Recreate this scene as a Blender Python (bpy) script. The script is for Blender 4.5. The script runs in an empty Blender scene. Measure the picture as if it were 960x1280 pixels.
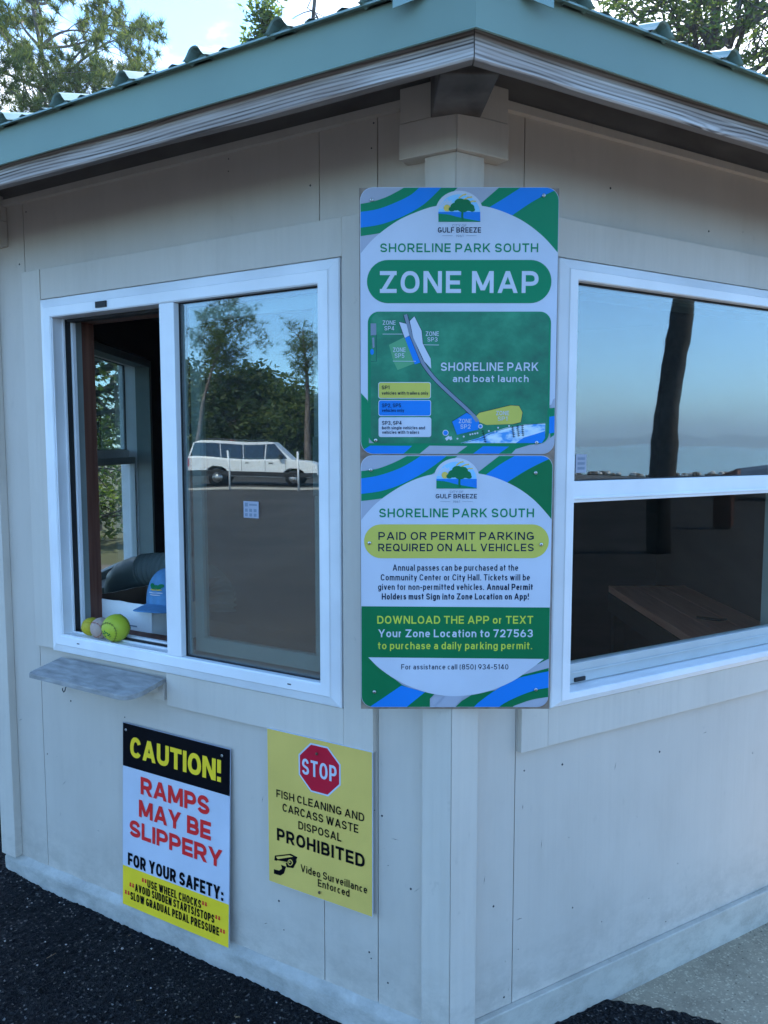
import bpy, bmesh, math, random
import numpy as np
from mathutils import Vector, Matrix, noise
from mathutils.geometry import tessellate_polygon
R = math.radians
random.seed(7)
sc = bpy.context.scene
COL = sc.collection

# ------------------------------------------------------------------ camera
CAMH = 1.5
cd = bpy.data.cameras.new('camera'); cam = bpy.data.objects.new('camera', cd); COL.objects.link(cam)
cd.sensor_fit = 'VERTICAL'; cd.sensor_height = 32.0; cd.lens = 32.0*970.3/1280.0
cd.clip_start = 0.05; cd.clip_end = 8000
cam.location = (0, 0, CAMH); cam.rotation_euler = (R(90-4.996), 0, 0)
sc.camera = cam

# ------------------------------------------------------------------ light
SUN_EL = 46.0; SUN_AZ = 29.0   # clockwise from +Y (behind the kiosk)
SKY_STRENGTH = 0.15; SUN_STRENGTH = 3.2; EXPOSURE = 1.84
SKY_TINT = (0.80, 1.11, 1.31, 1)
w = bpy.data.worlds.new('World'); sc.world = w; w.use_nodes = True
nt = w.node_tree; nt.nodes.clear()
out = nt.nodes.new('ShaderNodeOutputWorld'); bg = nt.nodes.new('ShaderNodeBackground')
sky = nt.nodes.new('ShaderNodeTexSky'); sky.sky_type = 'NISHITA'; sky.sun_disc = False
sky.sun_elevation = R(SUN_EL); sky.sun_rotation = R(SUN_AZ)
sky.air_density = 0.8; sky.dust_density = 0.15; sky.ozone_density = 1.6
# clouds: white puffs mixed over the clear sky by view direction
tc = nt.nodes.new('ShaderNodeTexCoord')
mp = nt.nodes.new('ShaderNodeMapping'); mp.inputs['Scale'].default_value = (1.0, 1.0, 2.2); mp.inputs['Location'].default_value = (0.30, 0.1, 0.0)
nz = nt.nodes.new('ShaderNodeTexNoise'); nz.inputs['Scale'].default_value = 2.6; nz.inputs['Detail'].default_value = 7; nz.inputs['Roughness'].default_value = 0.55
rp = nt.nodes.new('ShaderNodeValToRGB'); rp.color_ramp.elements[0].position = 0.44; rp.color_ramp.elements[1].position = 0.55
rp.color_ramp.elements[0].color = (0, 0, 0, 1); rp.color_ramp.elements[1].color = (0.85, 0.85, 0.85, 1)
mx = nt.nodes.new('ShaderNodeMixRGB'); mx.inputs[2].default_value = (7.0, 7.2, 7.6, 1)
L = nt.links.new
L(tc.outputs['Generated'], mp.inputs['Vector']); L(mp.outputs['Vector'], nz.inputs['Vector']); L(nz.outputs['Fac'], rp.inputs['Fac'])
# the cloud bank stands behind the booth (towards +Y); the rest of the sky is clear
sep = nt.nodes.new('ShaderNodeSeparateXYZ'); L(tc.outputs['Generated'], sep.inputs[0])
msk = nt.nodes.new('ShaderNodeMapRange'); msk.inputs['From Min'].default_value = 0.35; msk.inputs['From Max'].default_value = 0.75; L(sep.outputs['Y'], msk.inputs['Value'])
mul = nt.nodes.new('ShaderNodeMath'); mul.operation = 'MULTIPLY'; L(rp.outputs['Color'], mul.inputs[0]); L(msk.outputs[0], mul.inputs[1])
L(mul.outputs[0], mx.inputs[0]); # deep, clean maritime blue (the camera was balanced for sunlight)
tint = nt.nodes.new('ShaderNodeMixRGB'); tint.blend_type = 'MULTIPLY'; tint.inputs[0].default_value = 1.0; tint.inputs[2].default_value = SKY_TINT
L(sky.outputs['Color'], tint.inputs[1]); L(tint.outputs[0], mx.inputs[1]); L(mx.outputs[0], bg.inputs['Color'])
bg.inputs['Strength'].default_value = SKY_STRENGTH; L(bg.outputs[0], out.inputs['Surface'])

sl = bpy.data.lights.new('sun', 'SUN'); sun = bpy.data.objects.new('sun', sl); COL.objects.link(sun)
sl.energy = SUN_STRENGTH; sl.angle = R(0.5); sl.color = (1.0, 0.95, 0.87)
sd = Vector((math.sin(R(SUN_AZ))*math.cos(R(SUN_EL)), math.cos(R(SUN_AZ))*math.cos(R(SUN_EL)), math.sin(R(SUN_EL))))
sun.rotation_euler = (-sd).to_track_quat('-Z', 'Y').to_euler(); sun.location = (6, 20, 25)
vs = sc.view_settings; vs.view_transform = 'Standard'; vs.look = 'None'; vs.gamma = 1; vs.use_curve_mapping = False; vs.exposure = EXPOSURE
sc.cycles.max_bounces = 10; sc.cycles.transparent_max_bounces = 24

# ------------------------------------------------------------------ materials
MATS = {}
def newmat(name):
    m = bpy.data.materials.new(name); m.use_nodes = True; m.node_tree.nodes.clear(); MATS[name] = m
    return m, m.node_tree
def node(nt, typ, **kw):
    n = nt.nodes.new(typ)
    for k, v in kw.items():
        if k.startswith('i_'):
            key = k[2:].replace('_', ' ')
            n.inputs[key].default_value = v
        else: setattr(n, k, v)
    return n
def c4(c): return (c[0], c[1], c[2], 1)
def principled(nt, color=None, rough=0.6, spec=0.4, metal=0.0):
    o = node(nt, 'ShaderNodeOutputMaterial'); p = node(nt, 'ShaderNodeBsdfPrincipled')
    nt.links.new(p.outputs[0], o.inputs[0])
    if color: p.inputs['Base Color'].default_value = c4(color)
    p.inputs['Roughness'].default_value = rough; p.inputs['Specular IOR Level'].default_value = spec; p.inputs['Metallic'].default_value = metal
    return p
def tex(nt, kind, scale=(1, 1, 1), coord='Object', **kw):
    t = node(nt, 'ShaderNodeTexCoord'); m = node(nt, 'ShaderNodeMapping'); m.inputs['Scale'].default_value = scale
    nt.links.new(t.outputs[coord], m.inputs['Vector'])
    n = node(nt, kind, **kw); nt.links.new(m.outputs[0], n.inputs['Vector'])
    return n
def ramp(nt, src, stops):
    r = node(nt, 'ShaderNodeValToRGB'); e = r.color_ramp.elements
    while len(e) < len(stops): e.new(0.5)
    for el, (p, c) in zip(e, stops):
        el.position = p; el.color = c4(c) if len(c) == 3 else c
    nt.links.new(src, r.inputs['Fac']); return r
def bump(nt, p, src, strength=0.3, dist=0.005):
    b = node(nt, 'ShaderNodeBump'); b.inputs['Strength'].default_value = strength; b.inputs['Distance'].default_value = dist
    nt.links.new(src, b.inputs['Height']); nt.links.new(b.outputs[0], p.inputs['Normal']); return b
def mixc(nt, fac, a, b, mode='MIX'):
    m = node(nt, 'ShaderNodeMixRGB', blend_type=mode)
    for i, v in ((0, fac), (1, a), (2, b)):
        if isinstance(v, bpy.types.NodeSocket): nt.links.new(v, m.inputs[i])
        elif i == 0: m.inputs[0].default_value = v
        else: m.inputs[i].default_value = c4(v)
    return m.outputs[0]

def flat(name, color, rough=0.5, var=0.06, spec=0.4, metal=0.0, scale=9.0):
    """plain coat with slight unevenness"""
    m, nt = newmat(name); p = principled(nt, None, rough, spec, metal)
    n = tex(nt, 'ShaderNodeTexNoise', (scale,)*3, i_Scale=1.0, i_Detail=5.0)
    a = [max(0, x*(1-var)) for x in color]; b = [min(1, x*(1+var)) for x in color]
    r = ramp(nt, n.outputs['Fac'], [(0.3, a), (0.7, b)])
    nt.links.new(r.outputs[0], p.inputs['Base Color'])
    r2 = ramp(nt, n.outputs['Fac'], [(0.3, (rough*0.85,)*3), (0.75, (min(1, rough*1.2),)*3)])
    nt.links.new(r2.outputs[0], p.inputs['Roughness'])
    return m

def paint(name, color, grain=0.5, dirt=0.25, gscale=(60, 60, 1.6)):
    """exterior paint over rough boards: vertical grain bump, faint scuffs and specks"""
    m, nt = newmat(name); p = principled(nt, None, 0.62, 0.3)
    n1 = tex(nt, 'ShaderNodeTexNoise', (1.3, 1.3, 1.3), i_Scale=1.0, i_Detail=6.0, i_Roughness=0.6)
    n2 = tex(nt, 'ShaderNodeTexNoise', gscale, i_Scale=1.0, i_Detail=4.0)
    n3 = tex(nt, 'ShaderNodeTexNoise', (26, 26, 17), i_Scale=1.0, i_Detail=3.0, i_Roughness=0.7)
    base = ramp(nt, n1.outputs['Fac'], [(0.3, [x*0.93 for x in color]), (0.7, [min(1, x*1.05) for x in color])]).outputs[0]
    spots = ramp(nt, n3.outputs['Fac'], [(0.66, (0, 0, 0)), (0.72, (1, 1, 1))]).outputs[0]
    sp = mixc(nt, dirt, (0, 0, 0), spots, 'MULTIPLY')
    mm = node(nt, 'ShaderNodeMath', operation='MULTIPLY'); mm.inputs[1].default_value = dirt
    nt.links.new(spots, mm.inputs[0])
    colr = mixc(nt, mm.outputs[0], base, [x*0.62 for x in color])
    n4 = tex(nt, 'ShaderNodeTexNoise', (7, 7, 2.2), i_Scale=1.0, i_Detail=7.0, i_Roughness=0.7)
    colr = mixc(nt, 0.42, colr, ramp(nt, n4.outputs['Fac'], [(0.28, (0.86, 0.85, 0.83)), (0.5, (1, 1, 1)), (0.72, (1.04, 1.04, 1.03))]).outputs[0], 'MULTIPLY')
    g = ramp(nt, n2.outputs['Fac'], [(0.3, (0.965,)*3), (0.65, (1.02,)*3)]).outputs[0]
    colr = mixc(nt, grain, colr, g, 'MULTIPLY')
    # mud splashed up from the ground, thinning out at ankle height
    tz = node(nt, 'ShaderNodeTexCoord'); sz = node(nt, 'ShaderNodeSeparateXYZ'); nt.links.new(tz.outputs['Object'], sz.inputs[0])
    mr = node(nt, 'ShaderNodeMapRange'); mr.inputs['From Min'].default_value = 0.22; mr.inputs['From Max'].default_value = -0.12; nt.links.new(sz.outputs['Z'], mr.inputs['Value'])
    n5 = tex(nt, 'ShaderNodeTexNoise', (11, 11, 16), i_Scale=1.0, i_Detail=8.0, i_Roughness=0.75)
    ad = node(nt, 'ShaderNodeMath', operation='MULTIPLY'); nt.links.new(mr.outputs[0], ad.inputs[0]); nt.links.new(ramp(nt, n5.outputs['Fac'], [(0.42, (0, 0, 0)), (0.62, (0.6,)*3)]).outputs[0], ad.inputs[1])
    colr = mixc(nt, ad.outputs[0], colr, (0.30, 0.26, 0.21))
    nt.links.new(colr, p.inputs['Base Color'])
    bump(nt, p, n2.outputs['Fac'], 0.22*grain*2, 0.0025)
    return m
paint('wall_paint', (0.57, 0.50, 0.425), 0.45, 0.16)
paint('trim_paint', (0.60, 0.53, 0.45), 0.8, 0.22, (70, 70, 2.0))
paint('skirt_paint', (0.52, 0.475, 0.40), 0.7, 0.5, (3, 3, 40))
m, nt = newmat('curb_paint'); p = principled(nt, None, 0.7, 0.3)      # painted concrete upstand, flaked
n1 = tex(nt, 'ShaderNodeTexNoise', (9, 9, 12), i_Scale=1.0, i_Detail=8.0, i_Roughness=0.7)
n2 = tex(nt, 'ShaderNodeTexVoronoi', (14, 14, 20), i_Scale=1.0)
r_ = ramp(nt, n1.outputs['Fac'], [(0.36, (0.36, 0.34, 0.30)), (0.50, (0.45, 0.42, 0.37)), (0.66, (0.54, 0.51, 0.46))])
nt.links.new(r_.outputs[0], p.inputs['Base Color']); bump(nt, p, n1.outputs['Fac'], 0.7, 0.012)

m, nt = newmat('weathered_wood'); p = principled(nt, None, 0.85, 0.15)   # silvered board: long growth rings that bend round knots
t = node(nt, 'ShaderNodeTexCoord'); sx = node(nt, 'ShaderNodeSeparateXYZ'); nt.links.new(t.outputs['Object'], sx.inputs[0])
mpn = node(nt, 'ShaderNodeMapping'); mpn.inputs['Scale'].default_value = (1.5, 0.0, 5.0); mpn.inputs['Location'].default_value = (0.35, 0, 0); nt.links.new(t.outputs['Object'], mpn.inputs['Vector'])
nz1 = node(nt, 'ShaderNodeTexNoise', i_Scale=1.0, i_Detail=1.5, i_Roughness=0.35); nt.links.new(mpn.outputs[0], nz1.inputs['Vector'])
vk = tex(nt, 'ShaderNodeTexVoronoi', (3.4, 0.0, 11.0), i_Scale=1.0, i_Randomness=1.0)
kr = ramp(nt, vk.outputs['Distance'], [(0.0, (1, 1, 1)), (0.16, (0.25,)*3), (0.42, (0, 0, 0))])
ma = node(nt, 'ShaderNodeMath', operation='MULTIPLY_ADD'); ma.inputs[1].default_value = 34.0
mb_ = node(nt, 'ShaderNodeMath', operation='MULTIPLY_ADD'); mb_.inputs[1].default_value = 780.0
mk = node(nt, 'ShaderNodeMath', operation='MULTIPLY'); mk.inputs[1].default_value = 13.0; nt.links.new(kr.outputs[0], mk.inputs[0])
nt.links.new(sx.outputs['Z'], mb_.inputs[0]); nt.links.new(mk.outputs[0], mb_.inputs[2]); nt.links.new(nz1.outputs['Fac'], ma.inputs[0]); nt.links.new(mb_.outputs[0], ma.inputs[2])
si = node(nt, 'ShaderNodeMath', operation='SINE'); nt.links.new(ma.outputs[0], si.inputs[0])
nf = tex(nt, 'ShaderNodeTexNoise', (1.3, 30, 120), i_Scale=1.0, i_Detail=8.0, i_Roughness=0.68, i_Distortion=0.25)
ad = node(nt, 'ShaderNodeMath', operation='MULTIPLY_ADD'); ad.inputs[1].default_value = 0.09
nt.links.new(si.outputs[0], ad.inputs[0]); nt.links.new(nf.outputs['Fac'], ad.inputs[2])
r_ = ramp(nt, ad.outputs[0], [(0.30, (0.09, 0.075, 0.066)), (0.41, (0.30, 0.26, 0.23)), (0.50, (0.46, 0.41, 0.37)), (0.70, (0.64, 0.58, 0.53))])
nst = tex(nt, 'ShaderNodeTexNoise', (3, 3, 16), i_Scale=1.0, i_Detail=3.0)
st = ramp(nt, nst.outputs['Fac'], [(0.32, (0.55, 0.45, 0.40)), (0.62, (1, 1, 1))]).outputs[0]
kd = ramp(nt, vk.outputs['Distance'], [(0.03, (0.3, 0.25, 0.22)), (0.06, (1, 1, 1))]).outputs[0]
nt.links.new(mixc(nt, 1.0, mixc(nt, 0.7, r_.outputs[0], st, 'MULTIPLY'), kd, 'MULTIPLY'), p.inputs['Base Color']); bump(nt, p, ad.outputs[0], 0.3, 0.002)

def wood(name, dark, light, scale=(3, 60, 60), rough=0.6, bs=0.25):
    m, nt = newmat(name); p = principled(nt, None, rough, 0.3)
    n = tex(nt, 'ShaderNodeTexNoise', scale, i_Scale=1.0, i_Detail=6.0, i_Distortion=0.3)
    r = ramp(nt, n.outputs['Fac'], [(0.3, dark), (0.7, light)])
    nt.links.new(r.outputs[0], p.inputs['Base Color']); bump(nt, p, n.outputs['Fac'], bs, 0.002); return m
wood('stained_beam', (0.022, 0.018, 0.016), (0.17, 0.14, 0.12), (9, 5, 9), 0.85)
wood('soffit_wood', (0.12, 0.105, 0.095), (0.20, 0.18, 0.16), (4, 14, 14), 0.85)
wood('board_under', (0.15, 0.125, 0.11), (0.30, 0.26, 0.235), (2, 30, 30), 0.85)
wood('red_wood', (0.10, 0.035, 0.022), (0.20, 0.085, 0.055), (60, 60, 2.5))
wood('desk_wood', (0.62, 0.21, 0.13), (0.80, 0.33, 0.21), (40, 3, 40), 0.45)
wood('plywood_edge', (0.16, 0.11, 0.08), (0.33, 0.25, 0.19), (40, 40, 40), 0.8)
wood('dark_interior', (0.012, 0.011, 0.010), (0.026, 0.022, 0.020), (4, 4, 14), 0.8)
wood('shelf_wood', (0.22, 0.21, 0.195), (0.40, 0.385, 0.365), (14, 42, 42), 0.85, 0.5)
flat('reveal_paint', (0.25, 0.28, 0.26), 0.6, 0.08)
flat('vinyl_white', (0.80, 0.80, 0.80), 0.35, 0.07, 0.4, 0, 6)
flat('vinyl_grey', (0.46, 0.48, 0.47), 0.45, 0.08)
flat('teal_metal', (0.195, 0.275, 0.222), 0.5, 0.09, 0.3, 0, 2.5)
flat('teal_roof', (0.22, 0.33, 0.29), 0.33, 0.10, 0.6)
flat('black_rubber', (0.012, 0.012, 0.013), 0.6, 0.1)
flat('steel', (0.55, 0.55, 0.55), 0.3, 0.08, 0.5, 0.9)
flat('rust', (0.13, 0.07, 0.04), 0.8, 0.2)
flat('nail_dark', (0.035, 0.035, 0.04), 0.8, 0.2)
flat('groove', (0.09, 0.08, 0.072), 0.8, 0.1)
for nme, colr in dict(sign_white=(0.54, 0.57, 0.64), sign_green=(0.0, 0.205, 0.085), sign_green_dark=(0.0, 0.150, 0.050), sign_blue=(0.008, 0.19, 0.62), sign_grey=(0.36, 0.38, 0.45),
        sign_yellow=(0.90, 0.62, 0.03), sign_olive=(0.56, 0.50, 0.09), sign_black=(0.005, 0.005, 0.007), sign_red=(0.72, 0.028, 0.028), sign_lime=(0.55, 0.62, 0.06),
        sign_sage=(0.10, 0.33, 0.16), sign_sky=(0.25, 0.55, 0.80), sign_navy=(0.010, 0.022, 0.05), stop_yellow=(0.72, 0.50, 0.12), stop_red=(0.52, 0.012, 0.035), sign_road=(0.20, 0.24, 0.30), sign_gold=(0.68, 0.50, 0.10)).items():
    flat(nme, colr, 0.45, 0.055, 0.03 if nme in ('sign_black', 'sign_navy') else 0.16, 0, 7)
m, nt = newmat('map_green'); p = principled(nt, None, 0.42, 0.35)
n = tex(nt, 'ShaderNodeTexNoise', (13, 13, 16), i_Scale=1.0, i_Detail=6.0, i_Roughness=0.6)
r_ = ramp(nt, n.outputs['Fac'], [(0.3, (0.0, 0.11, 0.06)), (0.5, (0.002, 0.175, 0.085)), (0.72, (0.02, 0.26, 0.13))])
nt.links.new(r_.outputs[0], p.inputs['Base Color'])
m, nt = newmat('map_water'); p = principled(nt, None, 0.42, 0.35)
n = tex(nt, 'ShaderNodeTexNoise', (30, 30, 60), i_Scale=1.0, i_Detail=3.0)
r_ = ramp(nt, n.outputs['Fac'], [(0.40, (0.05, 0.28, 0.65)), (0.50, (0.45, 0.62, 0.75)), (0.6, (0.6, 0.72, 0.78))])
nt.links.new(r_.outputs[0], p.inputs['Base Color'])

# glazing: reflective sheet of float glass; Schlick reflectance from the angle between view and surface
def glass(name, r0, tint, wav=0.0, gl=(0.93, 0.98, 1.0)):
    m, nt = newmat(name); o = node(nt, 'ShaderNodeOutputMaterial')
    geo = node(nt, 'ShaderNodeNewGeometry'); dot = node(nt, 'ShaderNodeVectorMath', operation='DOT_PRODUCT')
    nt.links.new(geo.outputs['Incoming'], dot.inputs[0]); nt.links.new(geo.outputs['Normal'], dot.inputs[1])
    ab = node(nt, 'ShaderNodeMath', operation='ABSOLUTE'); nt.links.new(dot.outputs['Value'], ab.inputs[0])
    om = node(nt, 'ShaderNodeMath', operation='SUBTRACT'); om.inputs[0].default_value = 1.0; nt.links.new(ab.outputs[0], om.inputs[1])
    pw = node(nt, 'ShaderNodeMath', operation='POWER'); pw.inputs[1].default_value = 5.0; nt.links.new(om.outputs[0], pw.inputs[0])
    ml = node(nt, 'ShaderNodeMath', operation='MULTIPLY_ADD'); ml.inputs[1].default_value = 1-r0; ml.inputs[2].default_value = r0; nt.links.new(pw.outputs[0], ml.inputs[0])
    tr = node(nt, 'ShaderNodeBsdfTransparent'); tr.inputs[0].default_value = c4(tint)
    g = node(nt, 'ShaderNodeBsdfGlossy'); g.inputs['Roughness'].default_value = 0.0; g.inputs[0].default_value = c4(gl)
    if wav:
        n = tex(nt, 'ShaderNodeTexNoise', (2.2, 2.2, 3.6), i_Scale=1.0, i_Detail=1.0)
        b = node(nt, 'ShaderNodeBump'); b.inputs['Strength'].default_value = 1.0; b.inputs['Distance'].default_value = wav
        nt.links.new(n.outputs['Fac'], b.inputs['Height']); nt.links.new(b.outputs[0], g.inputs['Normal'])
    ms = node(nt, 'ShaderNodeMixShader'); nt.links.new(ml.outputs[0], ms.inputs[0]); nt.links.new(tr.outputs[0], ms.inputs[1]); nt.links.new(g.outputs[0], ms.inputs[2])
    if wav:      # dust film and a few wipe marks
        d = node(nt, 'ShaderNodeBsdfDiffuse'); d.inputs[0].default_value = (0.5, 0.52, 0.5, 1)
        n = tex(nt, 'ShaderNodeTexNoise', (3, 3, 5), i_Scale=1.0, i_Detail=8.0, i_Roughness=0.75, i_Distortion=1.2)
        v = tex(nt, 'ShaderNodeTexVoronoi', (26, 26, 26), i_Scale=1.0)
        sp = ramp(nt, v.outputs['Distance'], [(0.035, (0.22,)*3), (0.06, (0, 0, 0))]).outputs[0]
        du_ = ramp(nt, n.outputs['Fac'], [(0.42, (0.001,)*3), (0.60, (0.010,)*3), (0.72, (0.032,)*3)]).outputs[0]
        m2 = node(nt, 'ShaderNodeMixShader'); nt.links.new(mixc(nt, 0.35, du_, sp, 'ADD'), m2.inputs[0]); nt.links.new(ms.outputs[0], m2.inputs[1]); nt.links.new(d.outputs[0], m2.inputs[2]); ms = m2
    nt.links.new(ms.outputs[0], o.inputs[0]); return m
glass('window_glass', 0.16, (0.60, 0.68, 0.66), 0.0011)
m, nt = newmat('insect_mesh'); o = node(nt, 'ShaderNodeOutputMaterial')      # fine dark fly screen, too fine to resolve: part open, part wire
t_ = node(nt, 'ShaderNodeBsdfTransparent'); d_ = node(nt, 'ShaderNodeBsdfDiffuse'); d_.inputs[0].default_value = (0.006, 0.006, 0.007, 1)
ms = node(nt, 'ShaderNodeMixShader'); ms.inputs[0].default_value = 0.12; nt.links.new(t_.outputs[0], ms.inputs[1]); nt.links.new(d_.outputs[0], ms.inputs[2]); nt.links.new(ms.outputs[0], o.inputs[0])
glass('low_glass', 0.012, (0.92, 0.94, 0.92), 0.0)
glass('clear_glass', 0.06, (0.85, 0.90, 0.88), 0.0)
glass('car_glass', 0.10, (0.10, 0.11, 0.12), 0.0)

# ground
m, nt = newmat('asphalt'); p = principled(nt, None, 0.85, 0.10)
v = tex(nt, 'ShaderNodeTexVoronoi', (170,)*3, i_Scale=1.0); v2 = tex(nt, 'ShaderNodeTexVoronoi', (75,)*3, i_Scale=1.0)
n = tex(nt, 'ShaderNodeTexNoise', (3,)*3, i_Scale=1.0, i_Detail=7.0)
sh = node(nt, 'ShaderNodeSeparateColor'); nt.links.new(v.outputs['Color'], sh.inputs[0])
gr = ramp(nt, sh.outputs[0], [(0.0, (0.004, 0.004, 0.005)), (0.7, (0.015, 0.015, 0.016)), (0.955, (0.036, 0.034, 0.032)), (0.9975, (0.20, 0.18, 0.16))]).outputs[0]
tone = ramp(nt, n.outputs['Fac'], [(0.3, (0.7,)*3), (0.7, (1.15,)*3)]).outputs[0]
nt.links.new(mixc(nt, 1.0, gr, tone, 'MULTIPLY'), p.inputs['Base Color'])
ds = node(nt, 'ShaderNodeMath', operation='ADD'); nt.links.new(v.outputs['Distance'], ds.inputs[0]); nt.links.new(v2.outputs['Distance'], ds.inputs[1])
bump(nt, p, ds.outputs[0], 0.9, 0.006)
m, nt = newmat('lot_asphalt'); p = principled(nt, None, 0.85, 0.25)
n = tex(nt, 'ShaderNodeTexNoise', (0.5,)*3, i_Scale=1.0, i_Detail=9.0, i_Roughness=0.65)
v = tex(nt, 'ShaderNodeTexNoise', (60,)*3, i_Scale=1.0, i_Detail=2.0)
a_ = ramp(nt, n.outputs['Fac'], [(0.3, (0.045, 0.043, 0.04)), (0.7, (0.085, 0.078, 0.07))]).outputs[0]
b_ = ramp(nt, v.outputs['Fac'], [(0.35, (0.7,)*3), (0.7, (1.3,)*3)]).outputs[0]
nt.links.new(mixc(nt, 1.0, a_, b_, 'MULTIPLY'), p.inputs['Base Color'])
m, nt = newmat('concrete'); p = principled(nt, None, 0.85, 0.25)
n = tex(nt, 'ShaderNodeTexNoise', (6,)*3, i_Scale=1.0, i_Detail=9.0, i_Roughness=0.7)
v = tex(nt, 'ShaderNodeTexVoronoi', (190,)*3, i_Scale=1.0); sh = node(nt, 'ShaderNodeSeparateColor'); nt.links.new(v.outputs['Color'], sh.inputs[0])
v3 = tex(nt, 'ShaderNodeTexVoronoi', (38,)*3, i_Scale=1.0)
a_ = ramp(nt, n.outputs['Fac'], [(0.3, (0.25, 0.20, 0.135)), (0.7, (0.42, 0.34, 0.23))]).outputs[0]
b_ = ramp(nt, sh.outputs[0], [(0.0, (0.85,)*3), (0.85, (1.0,)*3), (0.96, (1.5,)*3)]).outputs[0]
k_ = ramp(nt, v3.outputs['Distance'], [(0.07, (0.3,)*3), (0.13, (1.0,)*3)]).outputs[0]
cc = mixc(nt, 1.0, mixc(nt, 1.0, a_, b_, 'MULTIPLY'), k_, 'MULTIPLY')
nt.links.new(cc, p.inputs['Base Color']); bump(nt, p, n.outputs['Fac'], 0.4, 0.006)
flat('grass_ground', (0.055, 0.06, 0.03), 0.9, 0.4, 0.1, 0, 0.5)
flat('sand', (0.45, 0.41, 0.34), 0.9, 0.2, 0.1, 0, 1.5)
m, nt = newmat('bay_water'); p = principled(nt, (0.03, 0.07, 0.09), 0.12, 0.5)
n = tex(nt, 'ShaderNodeTexNoise', (0.8, 0.8, 1), i_Scale=1.0, i_Detail=4.0); bump(nt, p, n.outputs['Fac'], 0.5, 0.12)
flat('gravel_pale', (0.42, 0.40, 0.37), 0.8, 0.25); flat('gravel_dark', (0.03, 0.03, 0.033), 0.85, 0.3)
flat('dry_leaf', (0.22, 0.14, 0.07), 0.8, 0.3)
# plants
def leafmat(name, cols, trans=0.45):
    m, nt = newmat(name); o = node(nt, 'ShaderNodeOutputMaterial')
    g = node(nt, 'ShaderNodeNewGeometry'); r = ramp(nt, g.outputs['Random Per Island'], [(i/(len(cols)-1), c) for i, c in enumerate(cols)])
    d = node(nt, 'ShaderNodeBsdfPrincipled', i_Roughness=0.55); d.inputs['Specular IOR Level'].default_value = 0.35
    nt.links.new(r.outputs[0], d.inputs['Base Color'])
    t = node(nt, 'ShaderNodeBsdfTranslucent'); hs = node(nt, 'ShaderNodeHueSaturation'); hs.inputs['Value'].default_value = 1.5; hs.inputs['Saturation'].default_value = 1.1
    nt.links.new(r.outputs[0], hs.inputs['Color']); nt.links.new(hs.outputs[0], t.inputs[0])
    ms = node(nt, 'ShaderNodeMixShader'); ms.inputs[0].default_value = trans
    nt.links.new(d.outputs[0], ms.inputs[1]); nt.links.new(t.outputs[0], ms.inputs[2]); nt.links.new(ms.outputs[0], o.inputs[0]); return m
leafmat('leaf_oak', [(0.045, 0.08, 0.018), (0.09, 0.13, 0.03), (0.15, 0.18, 0.05)])
leafmat('leaf_bright', [(0.06, 0.10, 0.02), (0.10, 0.15, 0.03), (0.16, 0.20, 0.05)])
leafmat('needles', [(0.06, 0.09, 0.022), (0.11, 0.15, 0.035), (0.19, 0.22, 0.065)], 0.5)
leafmat('leaf_dark', [(0.03, 0.055, 0.015), (0.06, 0.095, 0.024), (0.11, 0.135, 0.04)], 0.4)
wood('palm_bark', (0.008, 0.008, 0.008), (0.05, 0.044, 0.038), (14, 14, 9), 0.9, 0.7)
wood('bark', (0.035, 0.03, 0.025), (0.19, 0.155, 0.125), (12, 12, 5), 0.9, 0.6)
wood('bark_pine', (0.08, 0.06, 0.05), (0.21, 0.165, 0.14), (10, 10, 4), 0.9, 0.6)

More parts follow.
